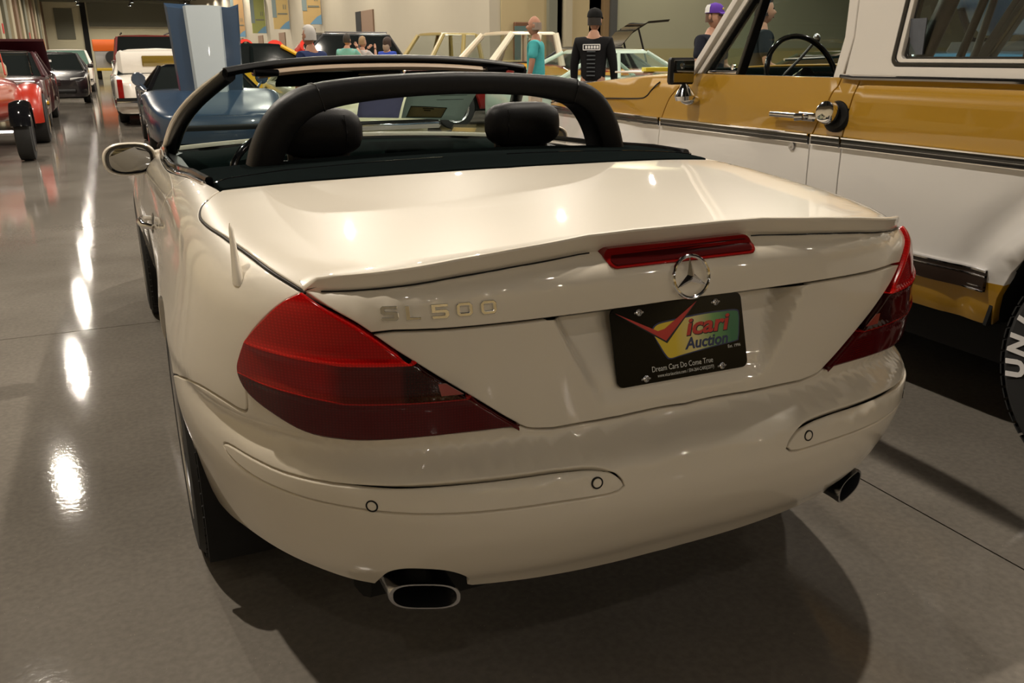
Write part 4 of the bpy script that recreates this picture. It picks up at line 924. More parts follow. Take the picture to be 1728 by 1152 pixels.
def strip_(name, y0, y1, z0, z1, m, par, out=.008, n=16, s=-1, slope=0, zz=None):
    b_ = MB(); rg = []
    for y in np.linspace(y0, y1, n):
        a = [tside(y, z) for z in (z0, z1)]; sx_ = lambda x: x if s < 0 else 2 * TXC - x
        xs = min(a) ; d = out; k = (z1 - z0) * .25
        rg.append([(sx_(xs + .004), y, z0), (sx_(xs - d * .7), y, z0), (sx_(xs - d), y, z0 + k), (sx_(xs - d), y, z1 - k), (sx_(xs - d * .7), y, z1), (sx_(xs + .004), y, z1)])
    b_.loft(rg, True, True); return b_.build(name, m, par, True, .5)
for s in (-1, 1):
    for (y0, y1) in ((3.93, 2.625), (2.60, 1.545), (1.525, 1.372), (1.362, -.93)):
        t0 = strip_('side_moulding', y0, y1, .947, .986, M['black_trim'], truck, .010, s=s)
        strip_('chrome_edge', y0, y1, .978, .988, M['chrome'], t0, .015, s=s); strip_('chrome_edge', y0, y1, .945, .951, M['chrome'], t0, .014, s=s); strip_('chrome_edge', y0, y1, .962, .965, M['satin'], t0, .012, s=s)
    for (y0, y1) in ((2.57, 1.54), (1.515, 1.37), (1.355, .672)):
        t0 = strip_('sill_moulding', y0, y1, .543, .615, M['brown_trim'], truck, .010, s=s)
        for z0, z1, o_ in ((.608, .618, .016), (.592, .597, .015), (.556, .561, .015), (.540, .549, .016)): strip_('chrome_edge', y0, y1, z0, z1, M['chrome'], t0, o_, s=s)
MB().box((1.78, -.85, .24), (3.36, 2.55, .62), .05).box((1.66, -.9, .62), (1.9 - .05, 3.85 - .4, .60 + .02)).build('chassis', M['shell'], truck)
for s in (-1, 1):
    for yc in (.20, 3.12):
        a = MB(); rr = []; sx_ = (lambda x: x) if s < 0 else (lambda x: 2 * TXC - x)
        for k in range(19):
            t = math.radians(6 + 168 * k / 18); rr.append([(sx_(2.0), yc + .475 * math.cos(t), .38 + .475 * math.sin(t)), (sx_(1.60), yc + .475 * math.cos(t), .38 + .475 * math.sin(t)), (sx_(1.60), yc + .462 * math.cos(t), .38 + .462 * math.sin(t)), (sx_(2.0), yc + .462 * math.cos(t), .38 + .462 * math.sin(t))])
        a.loft(rr, True, True); a.build('wheel_well', M['shell'], truck)
MB().box((1.95, -.9, .6), (3.19, 3.8, .95)).build('inner_body', M['shell'], truck, False)
# bed / cabin tub walls so nothing shows through
MB().box((1.66, -.9, .6), (1.69, 3.85, .66)).build('sill_inner', M['shell'], truck, False)
# bonnet
hd = MB(); rg = []
for y in np.linspace(2.42, 3.97, 18):
    z0 = float(np.interp(y, [2.4, 2.6, 2.94, 3.43, 3.75, 3.97], [1.205, 1.19, 1.172, 1.135, 1.09, .99])); row = []
    for x in np.linspace(1.635, 2 * TXC - 1.635, 23):
        d = abs(x - TXC) / (TXC - 1.635); row.append((x, y + .06 * (1 - d * d) * max(0, (y - 3.5) / .47), z0 + .035 * (1 - d ** 4) - .004 * (d > .97)))
    rg.append(row)
hd.loft(rg, False, False); ho_ = hd.build('bonnet', M['mustard'], truck); ho_.modifiers.new('s', 'SOLIDIFY').thickness = .015
bl = MB()
for y0, p in ((0, 1),):
    pts_ = spl([(2.655, 1.158), (2.718, 1.115), (2.76, 1.085), (2.845, 1.070), (3.25, 1.055), (3.7, 1.03), (3.93, 1.0)], 4)
    bl.tube([(tside(a, b) - .001, a, b) for a, b in pts_], .0035, 5)
bl.build('bonnet_gap', M['joint'], truck)
MB().box((1.62, 3.93, .62), (3.52, 4.0, 1.0), .04).build('grille', M['satin'], truck); MB().box((1.56, 3.99, .50), (3.58, 4.10, .64), .04).build('front_bumper', M['chrome'], truck)
MB().box((1.60, -.97, .50), (3.54, -.90, 1.2), .03).build('tailgate', M['mustard'], truck); MB().box((1.56, -1.12, .48), (3.58, -1.0, .62), .04).build('rear_bumper', M['chrome'], truck)
MB().box((tside(2.67, .79) - .012, 2.62, .782), (tside(2.67, .79) + .01, 2.70, .80), .004).build('side_marker', M['lens_bright'], truck)
# fuel filler
n_ = (-1, -.15, .25); fc = MB().lathe([(.044, 0), (.046, .012), (.040, .030), (.030, .034), (.001, .036)], (1.555, 1.425, 1.073), n_, 24)
f0 = fc.build('fuel_cap', M['chrome'], truck, True, .5); MB().lathe([(.060, -.02), (.062, .0), (.052, .012), (.040, .012)], (1.578, 1.405, 1.063), n_, 24).build('filler_gasket', M['black_plastic'], f0)
# chrome belt line
b_ = MB()
b_.tube([(1.600, 1.43, 1.208), (1.596, 1.36, 1.203), (1.596, 1.0, 1.205), (1.596, -.93, 1.205)], .009, 8); b_.build('belt_chrome', M['chrome'], truck)
# hardtop, door frame, glass
def gx(z, s=-1): x = 1.615 + (z - 1.2) * .17; return x if s < 0 else 2 * TXC - x
def GS(s, o=0):
    def f(q):
        x = np.array([gx(z, s) for z in q[:, 1]]); P = np.stack([x, q[:, 0], q[:, 1]], 1); n = np.array([s * 1.0, 0, .17]); n /= np.linalg.norm(n); return P, np.tile(n, (len(q), 1))
    return f
def rr2(y0, z0, y1, z1, r, n=5):
    out = []
    for cy, cz, a0 in ((y1 - r, z1 - r, 0), (y0 + r, z1 - r, 90), (y0 + r, z0 + r, 180), (y1 - r, z0 + r, 270)):
        for k in range(n + 1): t = math.radians(a0 + 90 * k / n); out.append((cy + r * math.cos(t), cz + r * math.sin(t)))
    return out
for s in (-1, 1):
    ht = panel('hardtop_side', [(1.43, 1.21), (1.425, 1.35), (1.445, 1.48), (1.47, 1.60), (1.48, 1.68), (-.9, 1.68), (-.95, 1.21)], GS(s), M['hardtop'], truck, step=.08, holes=[rr2(-.72, 1.246, 1.222, 1.63, .03)], depth=.05)
    gk = panel('window_gasket', rr2(-.72, 1.246, 1.222, 1.63, .03), GS(s), M['black_trim'], ht, step=.05, holes=[rr2(-.70, 1.258, 1.205, 1.62, .025)], gap=.001, depth=.04, off=.002)
    panel('window_frame', rr2(-.70, 1.258, 1.205, 1.62, .025), GS(s), M['hardtop'], ht, step=.05, holes=[rr2(-.68, 1.272, 1.186, 1.60, .02)], gap=.001, depth=.03, off=-.002)
    panel('window_pane', rr2(-.68, 1.272, 1.186, 1.60, .02), GS(s), M['glass'], ht, step=.2, gap=.001, depth=.004, off=-.02)
    panel('window_frame', rr2(-.68, 1.272, 1.186, 1.60, .02), GS(s), M['black_trim'], ht, step=.05, holes=[rr2(-.665, 1.282, 1.176, 1.59, .02)], gap=.001, depth=.02, off=-.018)
    sx_ = (lambda x: x) if s < 0 else (lambda x: 2 * TXC - x)
    def pil(nm, pts, w0, w1, m, dx=0.0):
        b_ = MB(); rg = []
        for (y, z) in pts:
            x = gx(z, s) - s * dx; rg.append([(x + s * .012, y - w0, z), (x + s * .012, y + w1, z), (x - s * .035, y + w1, z), (x - s * .035, y - w0, z)])
        b_.loft(rg, True, True); return b_.build(nm, m, truck, True, .4, bev=.004)
    pm_ = M['hardtop'] if s < 0 else M['shell']
    pil('windscreen_pillar', [(2.415, 1.19), (2.175, 1.515), (2.06, 1.67)], .022, .022, pm_, -.005)
    pil('door_frame', [(2.362, 1.20), (2.118, 1.515), (2.01, 1.65)], .018, .018, pm_, .012)
    pil('vent_frame', [(2.325, 1.20), (2.088, 1.51), (1.99, 1.64)], .012, .012, M['black_trim'], .016)
    pil('vent_frame', [(2.085, 1.20), (2.02, 1.51), (1.98, 1.66)], .010, .010, M['black_trim'], .016)
    pil('door_frame', [(1.468, 1.20), (1.455, 1.35), (1.475, 1.48), (1.51, 1.66)], .028, .020, pm_, .012)
    b_ = MB(); b_.add([(gx(z, s) - s * .02, y, z) for y, z in ((2.32, 1.205), (2.09, 1.205), (2.02, 1.50), (2.09, 1.50))], [(0, 1, 2, 3)]); b_.build('vent_pane', M['glass'], truck, False)
    MB().box((min(sx_(1.625), sx_(1.66)), 2.09, 1.205), (max(sx_(1.625), sx_(1.66)), 2.32, 1.218), .003).lathe([(.012, 0), (.014, .012), (.001, .016)], (sx_(1.64), 2.13, 1.235), (s, 0, 0), 12).build('vent_latch', M['chrome'], truck)
rf = MB(); rg = []
for y in np.linspace(2.10, -.95, 14):
    e = max(0, (y - 1.9) / .2); rg.append([(gx(1.66), y, 1.645), (gx(1.68) - .01, y, 1.68), (gx(1.70) + .04, y, 1.735 - .03 * e), (1.95, y, 1.775 - .03 * e), (TXC, y, 1.79 - .03 * e), (2 * TXC - 1.95, y, 1.775 - .03 * e), (2 * TXC - gx(1.70) - .04, y, 1.735 - .03 * e), (2 * TXC - gx(1.68) + .01, y, 1.68), (2 * TXC - gx(1.66), y, 1.645)])
rf.loft(rg, False, False); ro_ = rf.build('roof', M['hardtop'], truck); ro_.modifiers.new('s', 'SOLIDIFY').thickness = .03
b_ = MB(); b_.loft([[(x, 2.42 + .10 * (1 - ((x - TXC) / .93) ** 4), 1.20) for x in np.linspace(1.66, 3.48, 13)], [(x, 2.06 + .06 * (1 - ((x - TXC) / .93) ** 4), 1.67) for x in np.linspace(1.71, 3.43, 13)]], False, False); b_.build('windscreen', M['glass'], truck)
b_ = MB(); b_.box((1.70, -.93, 1.26), (3.44, -.92, 1.62)).build('rear_pane', M['glass'], truck, False)
MB().box((1.66, -.9, 1.16), (1.72, 2.42, 1.20), .01).box((3.42, -.9, 1.16), (3.48, 2.42, 1.20), .01).build('window_ledge', M['black_trim'], truck)
db = MB().box((1.70, 2.28, 1.0), (3.44, 2.55, 1.225), .03); d0 = db.build('dashboard', M['dash'], truck); MB().box((2.2, 2.26, 1.195), (3.0, 2.275, 1.205)).build('dash_trim', M['chrome'], d0)
MB().tube([(2.12, 2.36, 1.262), (2.5, 2.38, 1.272), (2.85, 2.38, 1.265)], .007, 6).tube([(2.40, 2.37, 1.27), (2.5, 2.37, 1.285), (2.60, 2.37, 1.27)], .010, 6).build('wiper_arm', M['chrome'], truck)
sw = MB(); sc = Vector((1.98, 2.06, 1.175)); sa = Vector((1, 0, 0)); sb_ = Vector((0, .36, .93)).normalized()
sw.tube([sc + (sa * math.cos(t) + sb_ * math.sin(t)) * .205 for t in np.linspace(0, 2 * PI, 41)[:-1]], .0125, 10, loop=True); sw.tube([sc - sa * .2, sc + Vector((0, .03, -.02)), sc + sa * .2], .012, 8); sw.tube([sc + Vector((0, -.03, .02)), sc + Vector((0, .35, -.16))], [.04, .025], 12)
sw.build('steering_wheel', M['black_gloss'], truck)
MB().tube([(2.02, 2.28, 1.16), (2.10, 2.22, 1.27), (2.16, 2.20, 1.345)], .007, 8).ball((2.165, 2.198, 1.355), (.018, .018, .026)).build('shift_lever', M['satin'], truck)
MB().box((2.50, 2.16, 1.50), (2.72, 2.19, 1.56), .02).build('inner_mirror', M['chrome'], truck)
for x0, x1 in ((1.75, 2.45), (2.7, 3.4)): MB().box((x0, 1.45, .6), (x1, 1.60, 1.17), .05).build('seat_back', M['leather'], truck)
MB().tube([(2.45, 1.95, 1.05), (2.5, 1.87, 1.25), (2.55, 1.80, 1.52), (2.58, 1.78, 1.70)], .042, 12).tube([(2.52, 1.77, 1.05), (2.55, 1.71, 1.25), (2.60, 1.66, 1.52), (2.62, 1.64, 1.70)], .018, 12).build('roll_cage', M['black_plastic'], truck)
MB().tube([(3.18, 2.20, 1.10), (3.20, 2.15, 1.30), (3.25, 2.10, 1.68)], .020, 10).build('roll_cage', M['black_plastic'], truck)
# door mirror
mr = MB().box((1.44, 2.33, 1.155), (1.575, 2.375, 1.275), .012); mo = mr.build('door_mirror', M['black_plastic'], truck)
MB().box((1.450, 2.326, 1.165), (1.565, 2.331, 1.265), .003).build('mirror_pane', M['mirror'], mo, False)
MB().lathe([(.045, 0), (.05, .02), (.03, .05), (.01, .075)], (1.53, 2.34, 1.085), (-.1, 0, 1), 16).ball((1.56, 2.34, 1.085), (.05, .05, .028)).tube([(1.53, 2.35, 1.12), (1.51, 2.35, 1.17)], .012, 8).build('mirror_foot', M['chrome'], mo)
wcov = mat('wheel_silver', (.6, .6, .6), .3, metal=1)
for s in (-1, 1):
    for yc in (.20, 3.12):
        wo = wheel(truck, (TXC + s * .86, yc, .385), s, .385, .26, 5, wcov)
        if s < 0 and yc < 1:
            for k, ch in enumerate('UNI'):
                a = math.radians(190 - 14 * k); u = Vector((0, -math.cos(a), math.sin(a))); tdir = Vector((0, math.sin(a), math.cos(a)))
                pos = Vector((TXC + s * .86 - .132, yc, .385)) + u * .318
                text_ob('tyre_letter', ch, .085, pos, -tdir, u, M['paper_white'], wo, .001, 0, .004)
# things lying on the truck's bonnet
def flatbox(name, c, sx, sy, sz, rz, m, label, cat, grp=None):
    o = MB().box((-sx / 2, -sy / 2, 0), (sx / 2, sy / 2, sz), min(sz, .004) * .5).build(name, m, None, False); o.location = c; o.rotation_euler = (0, 0, rz); return tag(o, label, cat, grp)
flatbox('paper_stack', (1.98, 3.40, 1.186), .30, .22, .010, .3, M['paper_white'], 'white papers lying on the mustard truck bonnet', 'papers')
flatbox('yellow_folder', (1.99, 3.22, 1.196), .24, .10, .022, -.3, mat('yellow_card', (.6, .55, .04), .5), 'bright yellow folder lying on the mustard truck bonnet', 'folder')
o = MB().box((-.05, -.002, 0), (.05, .002, .12)).build('window_sticker', noise_mat(mat('faded_sheet', (.10, .11, .13), .8), 30, .2), None, False); o.location = (1.655, 1.155, 1.285); o.rotation_euler = (0, 0, math.radians(80)); tag(o, 'printed sheet in the front corner of the truck side window', 'paper')

# ------------------------------------------------------------------ cars farther down the hall
def paint(name, col, rough=.3): return mat(name, col, rough, coat=1.0, coat_rough=.03)
M['dark_glass'] = mat('dark_window', (.012, .015, .015), .03, coat=1.0)
M['head_glass'] = mat('headlamp_glass', (.7, .7, .68), .08, coat=1.0)
M['amber'] = mat('amber_lens', (.5, .16, .02), .2, coat=.5)
def gcar(r, P, prof, yr, yf, wr=.33, wx=.74, gh=None, zb=.26, roof=None, rim=None, glass=None, ends='both', shoulder=.07, tyre_w=.2, rnd=.12, pr=1.0):
    """r: root; prof: [(y, top z, half width)] rear to front; gh: (rear base y, rear roof y, front roof y, front base y, roof z, inset)"""
    ys = [p[0] for p in prof]; zt = pch(ys, [p[1] for p in prof]); ww = pch(ys, [p[2] for p in prof]); rg = []
    Y = sorted(set(list(np.linspace(ys[0], ys[-1], 60)) + [yc + wr * 1.18 * math.cos(a) for yc in (yr, yf) for a in np.linspace(.05, PI - .05, 15)]))
    for y in Y:
        z1, w1, b0 = float(zt(y)), float(ww(y)), zb
        for yc in (yr, yf):
            d = abs(y - yc); R_ = wr * 1.2
            if d < R_: b0 = max(b0, wr + math.sqrt(R_ * R_ - d * d))
        e = min(1, min(y - ys[0], ys[-1] - y) / rnd); k = .55 + .45 * math.sqrt(max(0, 1 - (1 - e) ** 2)); w1 = w1 * (.86 + .14 * (k - .55) / .45)
        b0 = min(b0, z1 - .08); zm = max(b0 + .02, z1 * .62)
        half = [(w1 * .93, b0), (w1 * .985, min(b0 + .06, z1 - .07)), (w1, min(max(zm, b0 + .08), z1 - .06)), (w1 * .985, z1 - shoulder * .8), (w1 * .93, z1 - shoulder * .3), (w1 * .80, z1 - shoulder * .04), (w1 * .45, z1 + .012), (0, z1 + .016)]
        rg.append([(x, y, z) for x, z in half] + [(-x, y, z) for x, z in half[::-1][1:]])
    b_ = MB(); b_.loft(rg, False, False); n = len(rg[0])
    b_.f.append(tuple(range(n))); b_.mi.append(0); b_.f.append(tuple(len(b_.v) - n + i for i in range(n - 1, -1, -1))); b_.mi.append(0)
    b_.build('body', P, r, True, .9, world=False)
    MB().box((-prof[len(prof) // 2][2] * .80, ys[0] + .15, zb - .04), (prof[len(prof) // 2][2] * .80, ys[-1] - .15, zb + .25), .02).build('underbody', M['shell'], r, False, world=False)
    for yc in (yr, yf):
        MB().box((-wx - .06, yc - wr * 1.15, wr * .6), (wx + .06, yc + wr * 1.15, wr + wr * 1.12), .1).build('wheel_well', M['shell'], r, world=False)
        for s in (-1, 1):
            c = (s * wx, yc, wr); t = MB(); t.lathe([(wr * .66, -tyre_w * .46), (wr * .84, -tyre_w * .5), (wr * .97, -tyre_w * .44), (wr, -tyre_w * .2), (wr, tyre_w * .2), (wr * .97, tyre_w * .44), (wr * .84, tyre_w * .5), (wr * .66, tyre_w * .46)], c, (s, 0, 0), 28, True); to = t.build('wheel', M['rubber'], r, True, .6, False)
            R = MB(); R.lathe([(wr * .66, tyre_w * .44), (wr * .68, tyre_w * .51), (wr * .60, tyre_w * .46), (wr * .55, tyre_w * .38), (wr * .2, tyre_w * .42), (wr * .16, tyre_w * .55), (.001, tyre_w * .57)], c, (s, 0, 0), 20, True); R.build('rim', rim or M['satin'], to, True, .5, False)
    if gh:
        rb_, rr_, fr2, fb, rz_, ins = gh; W0 = float(ww((rb_ + fb) / 2)) * .90; W1 = W0 - ins; zB = lambda y: float(zt(y)) - .02
        roofm = roof or P; G_ = glass or M['dark_glass']
        b_ = MB(); rg = []
        for y in np.linspace(rr_, fr2, 8):
            e = min(1, min(y - rr_, fr2 - y) / .12 + .3); rg.append([(-W1, y, rz_ - .06), (-W1 * .97, y, rz_ - .03), (-W1 * .8, y, rz_ - .005 * e), (0, y, rz_ + .02 * e), (W1 * .8, y, rz_ - .005 * e), (W1 * .97, y, rz_ - .03), (W1, y, rz_ - .06)])
        b_.loft(rg, True, True); b_.build('roof', roofm, r, True, .8, False)
        for s in (-1, 1):
            for nm, a, c in (('front_pillar', (s * W0, fb, zB(fb)), (s * W1, fr2, rz_ - .04)), ('rear_pillar', (s * W0, rb_, zB(rb_)), (s * W1, rr_, rz_ - .04)), ('centre_pillar', (s * W0, (rb_ + fb) / 2 - .15, zB((rb_ + fb) / 2)), (s * W1, (rr_ + fr2) / 2 - .1, rz_ - .05))):
                MB().tube([a, c], [.035 * pr, .03 * pr], 8).build(nm, roofm, r, True, .7, False)
            p = [(s * (W0 - .01), rb_, zB(rb_)), (s * (W0 - .01), fb, zB(fb)), (s * (W1 - .01), fr2, rz_ - .04), (s * (W1 - .01), rr_, rz_ - .04)]
            q = [(a - s * .01, b, c) for a, b, c in p]; MB().loft([p, q]).build('side_window', G_, r, False, world=False)
        for nm, yb_, yr2 in (('windscreen', fb, fr2), ('rear_window', rb_, rr_)):
            p = [(-W0 + .02, yb_, zB(yb_)), (W0 - .02, yb_, zB(yb_)), (W1 - .02, yr2, rz_ - .035), (-W1 + .02, yr2, rz_ - .035)]; dy = .012 if yb_ == fb else -.012
            MB().loft([p, [(a, b - dy, c) for a, b, c in p]]).build(nm, G_, r, False, world=False)
        if glass is not None: MB().box((-W0 + .1, rb_ + .1, zB(rb_) - .03), (W0 - .1, fb - .1, zB(fb) + .03)).build('cabin', M['shell'], r, False, world=False)
    return r
def bumper(r, y, z, w, m, h=.12, d=.10): return MB().box((-w, y - d / 2, z - h / 2), (w, y + d / 2, z + h / 2), .035).build('bumper', m, r, world=False)
def lamps(r, y, z, x, rad, m, sy=1, nm='headlamp', sq=None):
    for s in (-1, 1):
        if sq: MB().box((s * x - sq[0], y - .03, z - sq[1]), (s * x + sq[0], y + .03, z + sq[1]), .015).build(nm, m, r, world=False)
        else: MB().lathe([(rad * 1.1, -.02), (rad * 1.1, .02), (rad, .025), (rad * .6, .045), (.001, .05)], (s * x, y, z), (0, sy, 0), 16).build(nm, m, r, True, .6, world=False)
def grille(r, y, z, w, h, m, n=6):
    g = MB().box((-w, y - .03, z - h), (w, y + .03, z + h), .01).build('grille', M['black_plastic'], r, world=False)
    for k in range(n): MB().box((-w, y - .045, z - h + 2 * h * (k + .5) / n - .006), (w, y + .045, z - h + 2 * h * (k + .5) / n + .006)).build('grille_bar', m, g, False, world=False)
# blue sports car with its bonnet standing open
pb_ = paint('steel_blue_paint', (.022, .045, .085)); M['silver_blue'] = paint('silver_paint', (.42, .47, .50), .35)
r = root('sports_car', 'steel blue sports car facing the camera with its blue and silver bonnet standing open', 'car', (.36, 13.3, 0), PI)
gcar(r, pb_, [(-2.2, .72, .80), (-1.9, .86, .86), (-1.3, .90, .90), (-.6, .84, .86), (.2, .84, .84), (.8, .84, .88), (1.3, .86, .91), (1.8, .74, .88), (2.25, .60, .78), (2.35, .55, .70)], -1.25, 1.20, .34, .78, (-1.0, -.55, -.25, .35, 1.18, .22), .22, roof=M['black_gloss'], rnd=.3)
b_ = MB(); b_.loft([[(s * (.46 + .04 * t), 1.30 + .55 * t ** 1.3 * 0 + .20 - .12 * t, .80 + 1.12 * t), (s * (.40 + .03 * t), 1.47 - .12 * t, .80 + 1.12 * t), (s * .28, 1.44 - .12 * t, .80 + 1.12 * t)] if False else [(-.42 - .06 * t, 1.46 - .14 * t, .74 + 1.20 * t + .03 * t), (-.40 - .05 * t, 1.50 - .14 * t, .74 + 1.18 * t), (-.26, 1.50 - .14 * t, .74 + 1.16 * t), (.26, 1.50 - .14 * t, .74 + 1.16 * t), (.40 + .05 * t, 1.50 - .14 * t, .74 + 1.18 * t), (.42 + .06 * t, 1.46 - .14 * t, .74 + 1.20 * t + .03 * t), (.26, 1.44 - .14 * t, .74 + 1.15 * t), (-.26, 1.44 - .14 * t, .74 + 1.15 * t)] for t in np.linspace(0, 1, 9)], True, True)
ho_ = b_.build('raised_bonnet', pb_, r, True, .5, world=False)
b_ = MB(); b_.loft([[(-.22 - .03 * t, 1.50 - .14 * t, .76 + 1.17 * t), (-.19 - .03 * t, 1.57 - .14 * t, .77 + 1.17 * t), (0, 1.585 - .14 * t, .77 + 1.175 * t), (.19 + .03 * t, 1.57 - .14 * t, .77 + 1.17 * t), (.22 + .03 * t, 1.50 - .14 * t, .76 + 1.17 * t)] for t in np.linspace(0, 1, 9)], True, True); b_.build('bonnet_bulge', M['silver_blue'], ho_, True, .45, world=False)
MB().box((-.55, 2.28, .36), (.55, 2.36, .46), .03).build('nose_intake', M['black_plastic'], r, world=False)
lamps(r, 2.31, .42, .60, .05, M['amber'], nm='side_lamp', sq=(.07, .025)); MB().box((-.82, 1.95, .12), (.82, 2.22, .24), .05).build('chin_spoiler', M['black_plastic'], r, world=False)
for s in (-1, 1): MB().lathe([(.09, -.02), (.10, .02), (.06, .06), (.01, .07)], (s * .88, .20, .98), (0, -1, 0), 14).tube([(s * .80, .25, .84), (s * .87, .2, .93)], .02, 6).build('door_mirror', pb_, r, world=False)
# white coupe with a vinyl top
pw = paint('white_coupe_paint', (.72, .68, .62)); r = root('coupe_car', 'white coupe with a padded vinyl top behind the open blue bonnet', 'car', (.10, 20.45, 0))
gcar(r, pw, [(-2.75, .80, .86), (-2.5, .92, .92), (-1.6, .95, .96), (0, .94, .97), (1.4, .95, .95), (2.5, .90, .90), (2.7, .82, .86)], -1.35, 1.65, .35, .80, (-1.55, -1.05, .0, .75, 1.44, .18), .24, roof=noise_mat(mat('vinyl_top', (.66, .63, .58), .6), 60, .05), rnd=.1)
MB().box((-.80, -1.52, .92), (.80, -.55, 1.40), .08).build('vinyl_quarter', bpy.data.materials['vinyl_top'], r, world=False)
MB().box((-.33, -1.56, 1.10), (.33, -1.50, 1.31), .02).build('rear_window', mat('painted_reflection_glass', (.16, .11, .02), .05, coat=1), r, world=False)  # amber base colour paints a yellow reflection into the rear glass
lamps(r, -2.74, .68, .82, .1, M['lens_bright'], nm='tail_lamp', sq=(.05, .20)); bumper(r, -2.84, .46, .95, M['chrome'], .16)
# maroon classic, tail towards the camera
pm = paint('maroon_paint', (.045, .006, .010)); r = root('classic_car', 'dark maroon classic car with chrome bumper and lifted lid beyond the red roadster', 'car', (-2.92, 19.9, 0))
gcar(r, pm, [(-2.7, .84, .84), (-2.5, .93, .92), (-1.6, .96, .97), (0, .96, .98), (1.4, .98, .96), (2.5, .96, .92), (2.7, .86, .88)], -1.4, 1.6, .36, .80, (-1.5, -.85, .15, .85, 1.42, .17), .25, rnd=.12)
lamps(r, -2.72, .70, .70, .11, M['chrome'], -1, 'lamp_bezel'); lamps(r, -2.76, .70, .70, .055, M['lens_bright'], -1, 'tail_lamp'); bumper(r, -2.86, .50, .98, M['chrome'], .16, .16)
for s in (-1, 1): MB().box((s * .45 - .04, -2.98, .42), (s * .45 + .04, -2.88, .70), .03).build('overrider', M['chrome'], r, world=False)
MB().tube([(-.70, -1.52, .99), (-.63, -.88, 1.40), (.63, -.88, 1.40), (.70, -1.52, .99)], .018, 6).build('window_chrome', M['chrome'], r, world=False); MB().box((-.8, -2.76, .86), (.8, -2.70, .89), .01).build('trim_strip', M['chrome'], r, world=False)
b_ = MB(); b_.loft([[(-.85, 1.2 + 1.2 * t, 1.0 + .62 * (1 - t)), (-.85, 1.2 + 1.2 * t, 1.05 + .62 * (1 - t)), (.85, 1.2 + 1.2 * t, 1.05 + .62 * (1 - t)), (.85, 1.2 + 1.2 * t, 1.0 + .62 * (1 - t))] for t in (0, .5, 1)], True, True); b_.build('raised_bonnet', pm, r, True, .5, world=False)
# black saloon facing the camera
pk = paint('black_paint', (.010, .008, .010)); r = root('saloon_car', 'black modern saloon facing the camera on the left side of the aisle', 'car', (-2.30, 29.9, 0), PI)
gcar(r, pk, [(-2.3, .98, .80), (-2.1, 1.05, .86), (-1.2, 1.05, .90), (0, .98, .91), (1.1, .92, .91), (1.9, .82, .87), (2.25, .66, .76)], -1.4, 1.4, .34, .78, (-1.6, -.85, .25, 1.0, 1.43, .2), .2, rnd=.25)
for s in (-1, 1): MB().loft([[(s * .42, 2.17, .60), (s * .42, 2.19, .72), (s * .80, 1.98, .76), (s * .83, 1.95, .66)], [(s * .42, 2.24, .60), (s * .42, 2.25, .70), (s * .80, 2.06, .74), (s * .83, 2.03, .66)]], True, True).build('headlamp', M['head_glass'], r, True, .5, world=False)
grille(r, 2.24, .60, .16, .09, M['chrome'], 5); MB().box((-.55, 2.20, .30), (.55, 2.30, .42), .03).build('lower_intake', M['black_plastic'], r, world=False)
for s in (-1, 1): MB().box((s * .98 - .08, .72, .98), (s * .98 + .08, .82, 1.10), .03).build('door_mirror', pk, r, world=False)
MB().box((.05, .80, 1.16), (.35, .81, 1.22)).build('windscreen_label', M['paper_white'], r, False, world=False)
# small far ones
r = root('panel_van', 'white van with a green-tinted windscreen beyond the black saloon', 'van', (-2.25, 39.5, 0), PI)
gcar(r, pw, [(-2.4, 1.1, .85), (0, 1.1, .93), (1.2, 1.02, .92), (2.2, .92, .88), (2.35, .8, .84)], -1.4, 1.5, .36, .78, (-2.2, -2.0, .5, 1.15, 1.58, .14), .26, rnd=.1, glass=mat('greenish_glass', (.10, .17, .14), .05, coat=1)); grille(r, 2.36, .66, .6, .10, M['chrome'], 4); lamps(r, 2.36, .68, .70, .09, M['head_glass']); bumper(r, 2.44, .44, .9, M['chrome'])
r = root('pickup_truck', 'small teal pickup far off behind the maroon classic', 'truck', (-4.25, 47.5, 0), PI)
gcar(r, paint('teal_paint', (.06, .38, .34)), [(-2.5, 1.25, .9), (-.5, 1.25, .95), (0, 1.28, .95), (1.5, 1.20, .92), (2.4, 1.05, .86)], -1.5, 1.6, .38, .8, (-.7, -.5, .3, .7, 1.75, .12), .4, rnd=.12, roof=paint('teal_roof', (.06, .38, .34)))
r = root('utility_vehicle', 'dark red off-road vehicle standing behind the white vinyl-top coupe', 'car', (.20, 27.6, 0), 0)
gcar(r, paint('dark_red_paint', (.16, .012, .012)), [(-2.3, 1.22, .88), (-1.2, 1.24, .95), (0, 1.2, .95), (1.2, 1.12, .93), (2.2, 1.05, .9)], -1.4, 1.5, .38, .8, (-2.2, -2.05, .5, 1.0, 1.84, .12), .35, rnd=.08); MB().tube([(-.6, -1.7, 1.90), (-.6, .2, 1.90)], .02, 6).tube([(.6, -1.7, 1.90), (.6, .2, 1.90)], .02, 6).build('roof_rail', M['black_plastic'], r, world=False)
r = root('box_truck', 'orange-topped grey box truck at the far end of the aisle', 'truck', (-.45, 60.0, 0), 0)
MB().box((-.95, -1.2, 1.62), (.95, 1.8, 2.28), .04).build('cargo_top', mat('orange_paint', (.72, .13, .01), .4, coat=.5), r, world=False); MB().box((-.9, -1.15, .5), (.9, 1.8, 1.62), .03).build('cargo_body', mat('grey_board', (.32, .31, .30), .6), r, world=False); MB().box((-.9, 1.85, .6), (.9, 3.4, 1.9), .12).build('cab', pk, r, world=False)
for s in (-1, 1):
    for yy in (-.6, 2.7): MB().lathe([(.2, -.13), (.42, -.13), (.45, -.05), (.45, .05), (.42, .13), (.2, .13)], (s * .78, yy, .45), (s, 0, 0), 20).build('wheel', M['rubber'], r, world=False)
